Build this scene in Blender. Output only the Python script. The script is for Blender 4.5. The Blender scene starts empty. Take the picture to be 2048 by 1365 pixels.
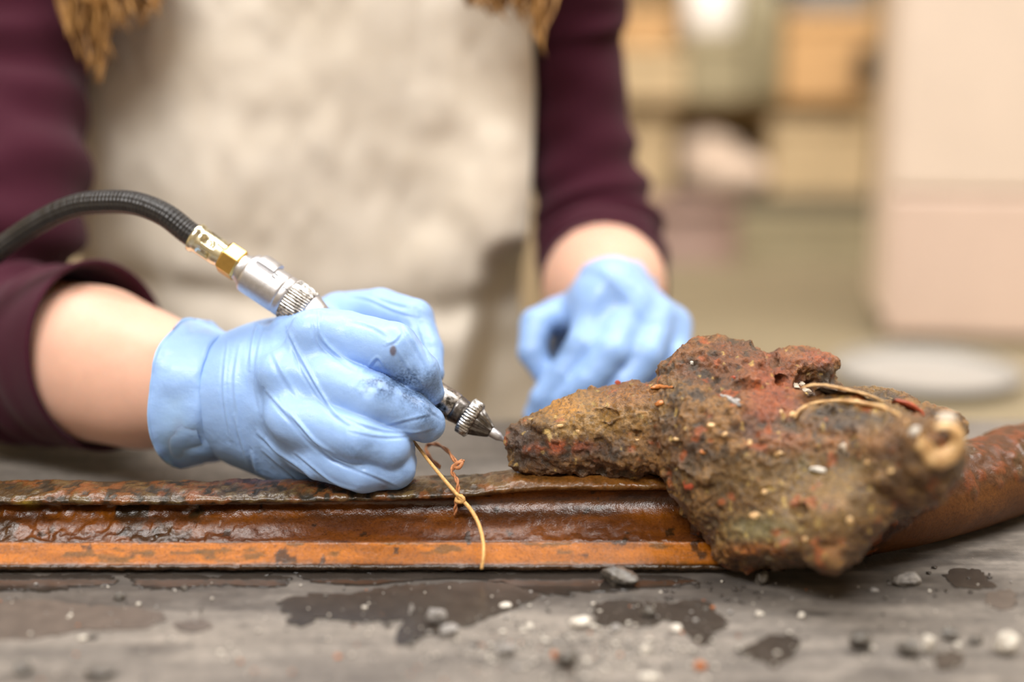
import bpy, bmesh, math, random
import numpy as np
from mathutils import Vector, Matrix
from mathutils.bvhtree import BVHTree

# ------------------------------------------------------------------ camera, light, exposure
sc = bpy.context.scene
COL = sc.collection
PITCH, CAMH, FPX = math.radians(13.0), 0.25, 50.0 / 36.0 * 2048
CP, SP = math.cos(PITCH), math.sin(PITCH)
cam_d = bpy.data.cameras.new('camera'); cam = bpy.data.objects.new('camera', cam_d); COL.objects.link(cam)
cam.location = (0, 0, CAMH); cam.rotation_euler = (math.pi / 2 - PITCH, 0, 0)
cam_d.lens = 50; cam_d.sensor_width = 36; cam_d.clip_start = 0.02; cam_d.clip_end = 50
cam_d.dof.use_dof = True; cam_d.dof.focus_distance = 0.676; cam_d.dof.aperture_fstop = 1.9
sc.camera = cam
world = bpy.data.worlds.new('world'); sc.world = world; world.use_nodes = True
bgn = world.node_tree.nodes['Background']
bgn.inputs[0].default_value = (1.0, 0.955, 0.90, 1); bgn.inputs[1].default_value = 0.5


def area(name, loc, target, sx, sy, power, col):
    l = bpy.data.lights.new(name, 'AREA'); l.shape = 'RECTANGLE'; l.size = sx; l.size_y = sy; l.energy = power; l.color = col
    o = bpy.data.objects.new(name, l); COL.objects.link(o); o.location = loc
    o.rotation_euler = (Vector(target) - Vector(loc)).to_track_quat('-Z', 'Y').to_euler()
    return o


area('ceiling_light_rear', (-0.45, 1.52, 2.3), (-0.4, 1.4, 0), 1.8, 0.75, 56, (1.0, 0.975, 0.95))
area('ceiling_light_front', (-0.6, -0.85, 2.3), (-0.4, 0.0, 0), 2.0, 0.7, 105, (1.0, 0.98, 0.96))
area('ceiling_light_room', (1.3, 0.9, 2.3), (1.2, 1.4, 0), 1.8, 0.7, 66, (1.0, 0.97, 0.93))
sc.view_settings.view_transform = 'Standard'; sc.view_settings.look = 'None'
sc.view_settings.exposure = 0.0; sc.view_settings.gamma = 1.0; sc.view_settings.use_curve_mapping = False

# ------------------------------------------------------------------ helpers
rng = np.random.default_rng(7); random.seed(7)


def ray(px, py):
    a = (px - 1024) / FPX; b = (682.5 - py) / FPX
    return np.array((a, CP + b * SP, -SP + b * CP))


def W(px, py, Y):            # the point at distance Y from the camera's foot that lies on that line of sight
    d = ray(px, py); t = Y / d[1]
    return np.array((d[0] * t, Y, CAMH + d[2] * t))


def RW(r, px, py, Y):
    return r * (Y / ray(px, py)[1]) / FPX


def T(px, py, z=0.0):        # point on the table
    d = ray(px, py); t = (z - CAMH) / d[2]
    return np.array((d[0] * t, d[1] * t, z))


def proj(P):
    P = np.asarray(P, float); y = P[:, 1]; z = P[:, 2] - CAMH
    d = y * CP - z * SP; u = y * SP + z * CP
    return np.stack((1024 + FPX * P[:, 0] / d, 682.5 - FPX * u / d), 1)


LAT = rng.random((64, 64, 64)).astype(np.float32)


def vnoise(p, f, seed=0):
    q = np.asarray(p, float) * f + seed * 17.31 + 1000.0
    i = np.floor(q).astype(int); t = q - i; t = t * t * (3 - 2 * t); i &= 63; j = (i + 1) & 63
    x0, y0, z0 = i.T; x1, y1, z1 = j.T; tx, ty, tz = t.T
    a = LAT[x0, y0, z0] * (1 - tx) + LAT[x1, y0, z0] * tx; b = LAT[x0, y1, z0] * (1 - tx) + LAT[x1, y1, z0] * tx
    c = LAT[x0, y0, z1] * (1 - tx) + LAT[x1, y0, z1] * tx; d = LAT[x0, y1, z1] * (1 - tx) + LAT[x1, y1, z1] * tx
    return (a * (1 - ty) + b * ty) * (1 - tz) + (c * (1 - ty) + d * ty) * tz


def fbm(p, f, oct=4, seed=0, gain=0.5):
    s = 0; a = 1; n = 0
    for o in range(oct):
        s = s + a * vnoise(p, f * 2.03 ** o, seed + o); n += a; a *= gain
    return s / n


def sstep(a, b, x):
    t = np.clip((x - a) / (b - a), 0, 1); return t * t * (3 - 2 * t)


class Field:
    def __init__(s, lo, hi, h):
        s.lo = np.array(lo, float); s.h = h
        s.n = [int(math.ceil((hi[i] - lo[i]) / h)) + 1 for i in range(3)]
        s.ax = [(s.lo[i] + h * np.arange(s.n[i])).astype(np.float32) for i in range(3)]
        s.F = np.full(s.n, 1.0, np.float32)

    def win(s, lo, hi, m):
        sl = []
        for i in range(3):
            a = max(0, int((lo[i] - m - s.lo[i]) / s.h)); b = min(s.n[i], int((hi[i] + m - s.lo[i]) / s.h) + 2)
            if b <= a: return None
            sl.append(slice(a, b))
        return tuple(sl)

    def put(s, sl, d, k, cut=False):
        A = s.F[sl]
        if cut: A, d = -A, d
        h = np.clip(0.5 + 0.5 * (A - d) / k, 0, 1) if k > 0 else (A > d).astype(np.float32)
        r = A * (1 - h) + d * h - k * h * (1 - h)
        s.F[sl] = -r if cut else r

    def cap(s, a, b, ra, rb, k=0.002, cut=False):
        a = np.asarray(a, np.float32); b = np.asarray(b, np.float32); r = max(ra, rb)
        sl = s.win(np.minimum(a, b) - r, np.maximum(a, b) + r, 2 * k + 3 * s.h)
        if sl is None: return
        X = s.ax[0][sl[0]][:, None, None] - a[0]; Y = s.ax[1][sl[1]][None, :, None] - a[1]; Z = s.ax[2][sl[2]][None, None, :] - a[2]
        ba = b - a; L = float(ba @ ba) + 1e-12
        t = np.clip((X * ba[0] + Y * ba[1] + Z * ba[2]) / L, 0, 1)
        d = np.sqrt((X - ba[0] * t) ** 2 + (Y - ba[1] * t) ** 2 + (Z - ba[2] * t) ** 2) - (ra + (rb - ra) * t)
        s.put(sl, d.astype(np.float32), k, cut)

    def ell(s, c, r, k=0.004, rot=None, cut=False):
        c = np.asarray(c, float); r = np.asarray(r, float); m = r.max()
        sl = s.win(c - m, c + m, 2 * k + 3 * s.h)
        if sl is None: return
        X = s.ax[0][sl[0]][:, None, None] - c[0]; Y = s.ax[1][sl[1]][None, :, None] - c[1]; Z = s.ax[2][sl[2]][None, None, :] - c[2]
        if rot is not None:
            M = np.array(rot); X, Y, Z = (M[0, i] * X + M[1, i] * Y + M[2, i] * Z for i in range(3))
        k0 = np.sqrt((X / r[0]) ** 2 + (Y / r[1]) ** 2 + (Z / r[2]) ** 2)
        k1 = np.sqrt((X / r[0] ** 2) ** 2 + (Y / r[1] ** 2) ** 2 + (Z / r[2] ** 2) ** 2) + 1e-9
        s.put(sl, (k0 * (k0 - 1) / k1).astype(np.float32), k, cut)

    def chain(s, pts, k=0.002, k0=None):
        for i in range(len(pts) - 1):
            (a, ra), (b, rb) = pts[i], pts[i + 1]
            s.cap(a, b, ra, rb, k0 if (i == 0 and k0) else k)

    def mesh(s):
        F = s.F; ins = F < 0; nx, ny, nz = F.shape
        cnt = np.zeros((nx - 1, ny - 1, nz - 1), np.int8)
        offs = [(i, j, k) for i in (0, 1) for j in (0, 1) for k in (0, 1)]
        for (i, j, k) in offs: cnt += ins[i:nx - 1 + i, j:ny - 1 + j, k:nz - 1 + k]
        act = (cnt > 0) & (cnt < 8); I = np.argwhere(act); idx = np.full(act.shape, -1, np.int64); idx[act] = np.arange(len(I))
        pos = np.zeros((len(I), 3)); w = np.zeros(len(I)); fv = {o: F[I[:, 0] + o[0], I[:, 1] + o[1], I[:, 2] + o[2]] for o in offs}
        for o in offs:
            for ax in range(3):
                if o[ax]: continue
                p = list(o); p[ax] = 1; p = tuple(p); f0, f1 = fv[o], fv[p]; m = (f0 < 0) != (f1 < 0)
                t = np.where(m, f0 / np.where(m, f0 - f1, 1), 0); q = np.tile(np.array(o, float), (len(I), 1)); q[:, ax] += t
                pos += q * m[:, None]; w += m
        V = s.lo + (I + pos / w[:, None]) * s.h
        faces = []
        for ax in range(3):
            u, v = (ax + 1) % 3, (ax + 2) % 3
            sl0 = [slice(None)] * 3; sl1 = [slice(None)] * 3; sl0[ax] = slice(0, -1); sl1[ax] = slice(1, None)
            a, b = ins[tuple(sl0)], ins[tuple(sl1)]; E = np.argwhere(a != b)
            E = E[(E[:, u] > 0) & (E[:, v] > 0) & (E[:, u] < F.shape[u] - 1) & (E[:, v] < F.shape[v] - 1)]
            flip = a[E[:, 0], E[:, 1], E[:, 2]]
            def g(du, dv):
                c = E.copy(); c[:, u] -= du; c[:, v] -= dv; return idx[c[:, 0], c[:, 1], c[:, 2]]
            q = np.stack((g(1, 1), g(0, 1), g(0, 0), g(1, 0)), 1); q[~flip] = q[~flip][:, ::-1]; faces.append(q)
        return V, np.concatenate(faces)


def normals(V, Fc):
    n = np.cross(V[Fc[:, 2]] - V[Fc[:, 0]], V[Fc[:, 3]] - V[Fc[:, 1]]); N = np.zeros_like(V)
    for i in range(4): np.add.at(N, Fc[:, i], n)
    return N / (np.linalg.norm(N, axis=1)[:, None] + 1e-12)


def quads(name, V, Fc, mat, parent=None, smooth=True, cols=None, attrs=None):
    me = bpy.data.meshes.new(name); V = np.asarray(V, np.float32); Fc = np.asarray(Fc, np.int32)
    me.vertices.add(len(V)); me.vertices.foreach_set('co', V.ravel())
    k = Fc.shape[1]; me.loops.add(Fc.size); me.loops.foreach_set('vertex_index', Fc.ravel())
    me.polygons.add(len(Fc)); me.polygons.foreach_set('loop_start', np.arange(0, Fc.size, k, dtype=np.int32))
    me.polygons.foreach_set('use_smooth', np.full(len(Fc), smooth)); me.update(calc_edges=True); me.validate()
    if cols is not None:
        a = me.color_attributes.new('col', 'FLOAT_COLOR', 'POINT'); c = np.ones((len(V), 4), np.float32); c[:, :3] = cols; a.data.foreach_set('color', c.ravel())
    for n, v in (attrs or {}).items():
        a = me.attributes.new(n, 'FLOAT', 'POINT'); a.data.foreach_set('value', np.asarray(v, np.float32))
    return link(name, me, mat, parent)


def link(name, me, mat, parent=None):
    o = bpy.data.objects.new(name, me); COL.objects.link(o)
    if mat: me.materials.append(mat)
    if parent: put_under(o, parent)
    return o


def put_under(o, parent):
    o.parent = parent
    m = Matrix.Identity(4); q = parent
    while q: m = q.matrix_parent_inverse @ Matrix.LocRotScale(q.location, q.rotation_euler, q.scale) @ m; q = q.parent
    o.matrix_parent_inverse = m.inverted()


def from_bm(name, bm, mat, parent=None, smooth=False):
    me = bpy.data.meshes.new(name); bmesh.ops.recalc_face_normals(bm, faces=bm.faces); bm.to_mesh(me); bm.free()
    for p in me.polygons: p.use_smooth = smooth
    return link(name, me, mat, parent)


def tag(o, label, cat, group=None, kind=None):
    o['label'] = label; o['category'] = cat
    if group: o['group'] = group
    if kind: o['kind'] = kind
    return o


def empty(name, loc, label, cat, group=None):
    o = bpy.data.objects.new(name, None); COL.objects.link(o); o.location = loc; o.empty_display_size = 0.02
    return tag(o, label, cat, group)


def structure(o):
    o['kind'] = 'structure'; return o


def add_box(bm, lo, hi, bev=0.0):
    lo, hi = np.minimum(lo, hi), np.maximum(lo, hi)
    r = bmesh.ops.create_cube(bm, size=1, matrix=Matrix.Translation(Vector((lo + hi) / 2)) @ Matrix.Diagonal(Vector((*(hi - lo), 1))))
    if bev:
        es = list({e for v in r['verts'] for e in v.link_edges}); bmesh.ops.bevel(bm, geom=es, offset=bev, segments=2, affect='EDGES', profile=0.5)


def box(name, lo, hi, mat, parent=None, bev=0.003):
    bm = bmesh.new(); add_box(bm, np.array(lo, float), np.array(hi, float), bev); return from_bm(name, bm, mat, parent)


def resample(P, n):          # Catmull-Rom through the rows of P
    P = np.asarray(P, float); Q = np.vstack((2 * P[0] - P[1], P, 2 * P[-1] - P[-2])); m = len(P) - 1; out = []
    for u in np.linspace(0, m - 1e-6, n):
        i = int(u); t = u - i; a, b, c, d = Q[i:i + 4]
        out.append(0.5 * (2 * b + (c - a) * t + (2 * a - 5 * b + 4 * c - d) * t * t + (3 * b - a - 3 * c + d) * t ** 3))
    return np.array(out)


def frames(C):
    Tn = np.gradient(C, axis=0); Tn /= np.linalg.norm(Tn, axis=1)[:, None] + 1e-12
    up = np.array((0, 0, 1.0)) if abs(Tn[0][2]) < 0.9 else np.array((0, 1.0, 0)); A = []; B = []
    for t in Tn:
        a = up - t * (up @ t); a /= np.linalg.norm(a) + 1e-12; b = np.cross(t, a); A.append(a); B.append(b); up = a
    return Tn, np.array(A), np.array(B)


def tube(C, R, sides=12, closed=True, rad=None):
    """rings along C; rad(i, theta) -> radius factor array; returns verts, quads"""
    C = np.asarray(C, float); R = np.broadcast_to(np.asarray(R, float), (len(C),)); _, A, B = frames(C); th = np.arange(sides) / sides * 2 * math.pi
    V = []
    for i in range(len(C)):
        r = R[i] * (rad(i, th) if rad else 1.0) * np.ones(sides)
        V.append(C[i] + A[i] * (np.cos(th) * r)[:, None] + B[i] * (np.sin(th) * r)[:, None])
    V = np.concatenate(V); Fq = ring_faces(len(C), sides)
    if closed:
        n = len(V); V = np.vstack((V, C[0], C[-1])); ex = []
        for j in range(0, sides, 2):
            ex.append((n, j, (j + 1) % sides, (j + 2) % sides)); o = (len(C) - 1) * sides
            ex.append((n + 1, o + (j + 2) % sides, o + (j + 1) % sides, o + j))
        Fq = np.vstack((Fq, np.array(ex)[:, ::-1]))
    return V, Fq


def ring_faces(n, s):
    i = np.arange(n - 1)[:, None]; j = np.arange(s)[None, :]; k = (j + 1) % s
    return np.stack((i * s + j, i * s + k, (i + 1) * s + k, (i + 1) * s + j), -1).reshape(-1, 4)


def join(parts):
    V = []; Fq = []; o = 0
    for v, f in parts: V.append(v); Fq.append(np.asarray(f) + o); o += len(v)
    return np.concatenate(V), np.concatenate(Fq)


# ------------------------------------------------------------------ materials
def srgb(r, g, b):
    return tuple((c / 255 / 12.92) if c / 255 <= 0.04045 else ((c / 255 + 0.055) / 1.055) ** 2.4 for c in (r, g, b))


class Mat:
    def __init__(s, name, base=(0.5, 0.5, 0.5), rough=0.5, metal=0.0, spec=0.5, coat=0.0, coat_rough=0.05, sheen=0.0, sss=0.0, sss_r=(1, .4, .25), sss_scale=0.004):
        s.m = bpy.data.materials.new(name); s.m.use_nodes = True; s.nt = s.m.node_tree; s.b = s.nt.nodes['Principled BSDF']
        i = s.b.inputs; i['Base Color'].default_value = (*base, 1); i['Roughness'].default_value = rough; i['Metallic'].default_value = metal
        i['Specular IOR Level'].default_value = spec; i['Coat Weight'].default_value = coat; i['Coat Roughness'].default_value = coat_rough
        i['Sheen Weight'].default_value = sheen
        if sss:
            i['Subsurface Weight'].default_value = sss; i['Subsurface Radius'].default_value = sss_r; i['Subsurface Scale'].default_value = sss_scale
        s.base = base; s.tc = s.n('ShaderNodeTexCoord').outputs['Object']; s.h = None

    def n(s, t, **kw):
        x = s.nt.nodes.new(t)
        for k, v in kw.items(): setattr(x, k, v)
        return x

    def l(s, a, b): s.nt.links.new(a, b)

    def noise(s, scale, detail=3, rough=0.55, stretch=None, dist=0.0):
        x = s.n('ShaderNodeTexNoise'); x.inputs['Scale'].default_value = scale; x.inputs['Detail'].default_value = detail; x.inputs['Roughness'].default_value = rough
        x.inputs['Distortion'].default_value = dist
        if stretch:
            m = s.n('ShaderNodeMapping'); m.inputs['Scale'].default_value = stretch; s.l(s.tc, m.inputs['Vector']); s.l(m.outputs[0], x.inputs['Vector'])
        else: s.l(s.tc, x.inputs['Vector'])
        return x.outputs['Fac']

    def ramp(s, fac, stops, interp='LINEAR'):
        r = s.n('ShaderNodeValToRGB'); e = r.color_ramp.elements; r.color_ramp.interpolation = interp
        while len(e) < len(stops): e.new(0.5)
        for i, (p, c) in enumerate(stops):
            e[i].position = p; e[i].color = (*c, 1) if hasattr(c, '__len__') else (c, c, c, 1)
        s.l(fac, r.inputs[0]); return r.outputs[0]

    def mix(s, fac, a, b, mode='MIX'):
        x = s.n('ShaderNodeMix'); x.data_type = 'RGBA'; x.blend_type = mode
        for k, v in ((0, fac), (6, a), (7, b)):
            if hasattr(v, 'is_linked') or isinstance(v, bpy.types.NodeSocket): s.l(v, x.inputs[k])
            else: x.inputs[k].default_value = v if k == 0 else (*v, 1)
        return x.outputs[2]

    def attr(s, name, out='Color'):
        x = s.n('ShaderNodeAttribute'); x.attribute_name = name; return x.outputs[out]

    def color(s, sock): s.l(sock, s.b.inputs['Base Color']); return s

    def rough(s, sock): s.l(sock, s.b.inputs['Roughness']); return s

    def bump(s, h, dist=0.001, strength=1.0):
        x = s.n('ShaderNodeBump'); x.inputs['Distance'].default_value = dist; x.inputs['Strength'].default_value = strength; s.l(h, x.inputs['Height'])
        if s.h: s.l(s.h, x.inputs['Normal'])
        s.h = x.outputs[0]; s.l(s.h, s.b.inputs['Normal'])
        if s.b.inputs['Coat Weight'].default_value: s.l(s.h, s.b.inputs['Coat Normal'])
        return s

    def vary(s, scale, amt, detail=3, stretch=None):
        f = s.noise(scale, detail, stretch=stretch); c = s.base
        return s.color(s.ramp(f, [(0.3, tuple(x * (1 - amt) for x in c)), (0.7, tuple(min(1, x * (1 + amt)) for x in c))]))


M = {}
m = Mat('nitrile', srgb(148, 183, 234), 0.36, spec=0.4, sss=0.25, sss_r=(0.5, 0.7, 1.0), sss_scale=0.003)
gr = m.attr('grime_shade', 'Fac')
gn = m.noise(900, 4)
mul = m.n('ShaderNodeMath', operation='MULTIPLY'); m.l(gr, mul.inputs[0]); m.l(m.ramp(gn, [(0.3, 0.35), (0.65, 1.0)]), mul.inputs[1])
m.color(m.mix(m.attr('brown', 'Fac'), m.mix(mul.outputs[0], m.base, srgb(30, 52, 84)), srgb(92, 70, 60)))
m.bump(m.noise(260, 3, stretch=(1, 1, 1)), 0.0006, 0.5); m.bump(m.noise(2600, 2), 0.0001, 0.5)
M['glove'] = m.m
m = Mat('skin', srgb(217, 173, 152), 0.45, spec=0.35, sss=0.35, sss_r=(1, .35, .2), sss_scale=0.006); m.vary(60, 0.05); m.bump(m.noise(900, 2), 0.0002, 0.4); M['skin'] = m.m
m = Mat('maroon_knit', srgb(62, 24, 38), 0.92, spec=0.1, sheen=0.08)
m.vary(1500, 0.25, stretch=(1, 1, 2.2)); m.bump(m.noise(1300, 2, stretch=(1, 1, 2)), 0.0006, 0.6); M['knit'] = m.m
m = Mat('apron_canvas', srgb(214, 201, 181), 0.92, spec=0.1)
m.color(m.mix(0.5, m.ramp(m.noise(14, 4), [(0.3, srgb(211, 199, 181)), (0.7, srgb(233, 225, 213))]), m.ramp(m.noise(700, 2, stretch=(1, 1, 3)), [(0.3, srgb(207, 196, 178)), (0.7, srgb(235, 227, 214))])))
m.bump(m.noise(500, 2), 0.0008, 0.5); M['canvas'] = m.m
m = Mat('hair_brown', srgb(150, 106, 54), 0.4, spec=0.5); m.color(m.ramp(m.noise(220, 2, stretch=(1, 1, .1)), [(0.3, srgb(104, 70, 34)), (0.7, srgb(196, 148, 86))])); M['hair'] = m.m
m = Mat('dark_trousers', srgb(40, 42, 52), 0.9); m.vary(300, 0.2); M['trousers'] = m.m
m = Mat('shoe_leather', srgb(40, 30, 26), 0.5); m.vary(80, 0.2); M['shoe'] = m.m
m = Mat('eye_white', srgb(235, 232, 226), 0.2); m.vary(60, 0.02); M['eye'] = m.m

m = Mat('rust_iron', rough=0.2, spec=0.28, coat=0.25, coat_rough=0.06)
c = m.attr('col'); f = m.noise(700, 5, 0.6); c2 = m.mix(1.0, c, m.ramp(f, [(0.25, (0.55, 0.5, 0.45)), (0.5, (1, 1, 1)), (0.8, (1.3, 1.25, 1.15))]), 'MULTIPLY'); m.color(c2)
w = m.attr('wet', 'Fac'); m.rough(m.ramp(w, [(0, 0.6), (1, 0.2)])); m.l(m.ramp(w, [(0.3, 0.0), (1, 0.5)]), m.b.inputs['Coat Weight'])
m.bump(m.noise(420, 4, 0.6), 0.0009, 0.3); m.bump(m.noise(1600, 3), 0.0003, 0.4); M['rust'] = m.m
m = Mat('concretion_crust', rough=0.4, spec=0.38, coat=0.3, coat_rough=0.12)
c = m.attr('col'); f = m.noise(520, 6, 0.65); f2 = m.noise(1500, 4, 0.6)
c2 = m.mix(1.0, c, m.ramp(f, [(0.3, (0.26, 0.23, 0.21)), (0.5, (1, 1, 1)), (0.74, (1.65, 1.6, 1.5))]), 'MULTIPLY')
c2 = m.mix(m.ramp(f2, [(0.68, 0.0), (0.78, 0.25)]), c2, srgb(190, 160, 110)); m.color(c2)
w = m.attr('wet', 'Fac'); m.rough(m.ramp(w, [(0, 0.6), (1, 0.2)])); m.l(w, m.b.inputs['Coat Weight'])
m.bump(m.noise(260, 6, 0.7), 0.0026, 0.55); m.bump(m.noise(1700, 4, 0.65), 0.0008, 0.8); M['crust'] = m.m


def stone_mat(name, a, b, rough=0.7, scale=300, coat=0.0):
    m = Mat(name, a, rough, coat=coat); m.color(m.ramp(m.noise(scale, 5, 0.65), [(0.32, a), (0.68, b)])); m.bump(m.noise(scale * 2, 4), 0.0012, 0.6); return m.m


M['stone_dark'] = stone_mat('wet_dark_stone', srgb(48, 44, 40), srgb(104, 98, 90), 0.35, coat=0.4)
M['stone_grey'] = stone_mat('grey_stone', srgb(98, 94, 92), srgb(172, 168, 164), 0.6)
M['stone_pale'] = stone_mat('pale_stone', srgb(168, 160, 150), srgb(226, 220, 208), 0.6)
M['stone_rust'] = stone_mat('rust_crumb', srgb(120, 62, 30), srgb(200, 120, 60), 0.6)
M['shell'] = stone_mat('shell_lime', srgb(172, 126, 74), srgb(222, 188, 136), 0.45, 200, 0.2)
M['shell_white'] = stone_mat('shell_white', srgb(150, 132, 112), srgb(214, 202, 184), 0.45, 200, 0.2)
M['shell_orange'] = stone_mat('shell_orange', srgb(140, 78, 34), srgb(196, 124, 62), 0.35, 200, 0.3)
M['slate'] = stone_mat('dark_flake', srgb(34, 28, 26), srgb(84, 72, 64), 0.3, 400, 0.4)
M['red_flake'] = stone_mat('red_flake', srgb(120, 52, 34), srgb(190, 84, 52), 0.4, 300, 0.3)


def metal(name, col, rough, stretch=None, dirt=None, dscale=300, metal_=1.0):
    m = Mat(name, col, rough, metal_)
    if dirt: m.color(m.mix(m.ramp(m.noise(dscale, 5, 0.65), [(0.42, 0.0), (0.6, 1.0)]), col, dirt))
    else: m.vary(400, 0.08)
    m.bump(m.noise(1500, 2, stretch=stretch), 0.00008, 0.5); return m.m


M['alu'] = metal('satin_aluminium', (0.58, 0.58, 0.6), 0.44)
M['steel_worn'] = metal('sooty_steel', (0.62, 0.61, 0.6), 0.34, dirt=(0.06, 0.055, 0.05), dscale=260)
M['steel_knurl'] = metal('knurled_steel', (0.66, 0.65, 0.63), 0.28, dirt=(0.16, 0.15, 0.14), dscale=500)
M['steel_dark'] = metal('blackened_steel', (0.11, 0.10, 0.095), 0.35, dirt=(0.2, 0.19, 0.18), dscale=500)
M['steel_bright'] = metal('bright_steel', (0.7, 0.7, 0.69), 0.3)
M['brass'] = metal('brass', (0.72, 0.50, 0.17), 0.26)
M['zinc'] = metal('yellow_zinc', (0.80, 0.78, 0.60), 0.22)
m = Mat('rubber_hose', srgb(34, 33, 34), 0.42, spec=0.5)
m.bump(m.attr('braid', 'Fac'), 0.0006, 0.9); m.vary(300, 0.3); M['hose'] = m.m
m = Mat('black_rubber', srgb(16, 16, 16), 0.4); m.vary(200, 0.2); M['rubber'] = m.m
m = Mat('engraved_ink', srgb(70, 68, 68), 0.6); m.vary(200, 0.1); M['ink'] = m.m
m = Mat('gold_twine', srgb(206, 160, 96), 0.55, sss=0.1); m.vary(900, 0.3); m.bump(m.noise(3000, 2), 0.0003, 0.6); M['twine'] = m.m
m = Mat('brown_twine', srgb(178, 118, 76), 0.6); m.vary(900, 0.3); m.bump(m.noise(3000, 2), 0.0003, 0.6); M['twine_brown'] = m.m

m = Mat('grey_canvas_mat', srgb(128, 121, 114), 0.6, spec=0.35)
big = m.noise(9, 5, 0.6, stretch=(0.55, 1.9, 1)); fine = m.noise(160, 4, 0.6); st = m.noise(40, 4, 0.6, stretch=(0.35, 2.2, 1))
c = m.ramp(big, [(0.3, srgb(98, 92, 88)), (0.5, srgb(132, 125, 118)), (0.68, srgb(158, 149, 139))])
c = m.mix(0.6, c, m.ramp(st, [(0.3, srgb(82, 78, 75)), (0.7, srgb(164, 156, 147))]))
c = m.mix(0.8, c, m.ramp(fine, [(0.3, (0.72, 0.72, 0.72)), (0.7, (1.2, 1.2, 1.2))]), 'MULTIPLY')
c = m.mix(m.ramp(m.noise(620, 2), [(0.70, 0.0), (0.75, 0.7)]), c, srgb(205, 198, 188))
damp = m.attr('damp', 'Fac'); c = m.mix(damp, c, m.mix(1.0, c, (0.36, 0.35, 0.35), 'MULTIPLY')); m.color(m.mix(1.0, c, (0.76, 0.75, 0.74), 'MULTIPLY'))
m.rough(m.mix(damp, m.ramp(big, [(0.3, 0.5), (0.7, 0.75)]), (0.3, 0.3, 0.3)))
wv = m.n('ShaderNodeTexWave'); wv.inputs['Scale'].default_value = 420; wv.inputs['Distortion'].default_value = 1.5; m.l(m.tc, wv.inputs['Vector'])
wv2 = m.n('ShaderNodeTexWave', bands_direction='Y'); wv2.inputs['Scale'].default_value = 420; wv2.inputs['Distortion'].default_value = 1.5; m.l(m.tc, wv2.inputs['Vector'])
m.bump(wv.outputs['Fac'], 0.0002, 0.5); m.bump(wv2.outputs['Fac'], 0.0002, 0.5); m.bump(m.noise(130, 4), 0.001, 0.4); M['mat'] = m.m
m = Mat('dirty_water', srgb(46, 41, 37), 0.12, spec=0.5); m.vary(50, 0.2); m.bump(m.noise(60, 2), 0.0006, 0.25); M['water'] = m.m
m = Mat('wet_mat', srgb(58, 52, 47), 0.25, spec=0.45); m.vary(120, 0.22, 4); m.bump(m.noise(500, 3), 0.0003, 0.5); M['wet'] = m.m
m = Mat('damp_brown', srgb(88, 79, 72), 0.42, spec=0.4); m.vary(120, 0.18, 4); m.bump(m.noise(500, 3), 0.0003, 0.5); M['damp'] = m.m


def plain(name, rgb, rough=0.7, amt=0.08, scale=20, stretch=None, spec=0.3):
    m = Mat(name, srgb(*rgb), rough, spec=spec); m.vary(scale, amt, stretch=stretch); m.bump(m.noise(scale * 8, 3), 0.001, 0.2); M[name] = m.m


plain('wall_paint', (206, 186, 152)); plain('wall_front_paint', (176, 164, 146)); plain('ceiling_white', (238, 234, 226)); plain('floor_concrete', (122, 112, 92)); plain('shelf_tan', (186, 164, 128), stretch=(1, 8, 1)); plain('bench_wood', (132, 120, 96), stretch=(1, 8, 1), amt=0.15)
plain('cabinet_cream', (226, 208, 191), 0.5, 0.03); plain('cabinet_rose', (219, 195, 179), 0.5, 0.03); plain('tray_white', (158, 154, 148), 0.35, 0.04)
plain('crate_pine', (206, 164, 114), stretch=(1, 1, 8), amt=0.15); plain('crate_pale', (214, 184, 146), stretch=(8, 1, 1), amt=0.12); plain('shelf_olive', (138, 122, 88), amt=0.1); plain('card_tan', (196, 172, 134)); plain('box_greygreen', (158, 146, 116))
plain('box_yellow', (190, 166, 104)); plain('bin_plum', (132, 108, 96)); plain('jar_white', (236, 230, 222), 0.4); plain('bottle_olive', (140, 130, 102), 0.4)
plain('bag_rose', (206, 184, 164)); plain('case_slate', (130, 130, 128), 0.5); plain('clip_black', (34, 32, 30), 0.5)
plain('board_dark', (96, 88, 72)); plain('table_steel', (110, 108, 104), 0.5)

# ------------------------------------------------------------------ structure
structure(box('floor', (-3, -1.5, -0.95), (3, 4.0, -0.90), M['floor_concrete'], bev=0))
structure(box('wall_back', (-3, 3.4, -0.9), (3, 3.5, 2.4), M['wall_paint'], bev=0))
structure(box('wall_left', (-3, -1.5, -0.9), (-2.9, 3.4, 2.4), M['wall_paint'], bev=0))
structure(box('wall_right', (2.9, -1.5, -0.9), (3, 3.4, 2.4), M['wall_paint'], bev=0))
structure(box('wall_front', (-3, -1.6, -0.9), (3, -1.5, 2.4), M['wall_front_paint'], bev=0))
structure(box('ceiling', (-3, -1.6, 2.4), (3, 3.5, 2.45), M['ceiling_white'], bev=0))
structure(box('baseboard_back', (-2.9, 3.38, -0.9), (2.9, 3.4, -0.8), M['bench_wood']))

# ------------------------------------------------------------------ work table with the grey mat
TY0, TY1, TX = 0.30, 0.862, 0.75
table = empty('work_table', (0, 0.6, -0.9), 'work table covered by a stained grey canvas mat', 'table')
nx, ny = 420, 260
gx = np.linspace(-TX, TX, nx); gy = np.linspace(TY0, TY1, ny); X, Y = np.meshgrid(gx, gy, indexing='ij')
P = np.stack((X.ravel(), Y.ravel(), np.zeros(X.size)), 1)
Z = (fbm(P, 14, 3, 3) - 0.5) * 0.0005 + (fbm(P, 60, 2, 5) - 0.5) * 0.0003
pq = proj(P)
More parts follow.
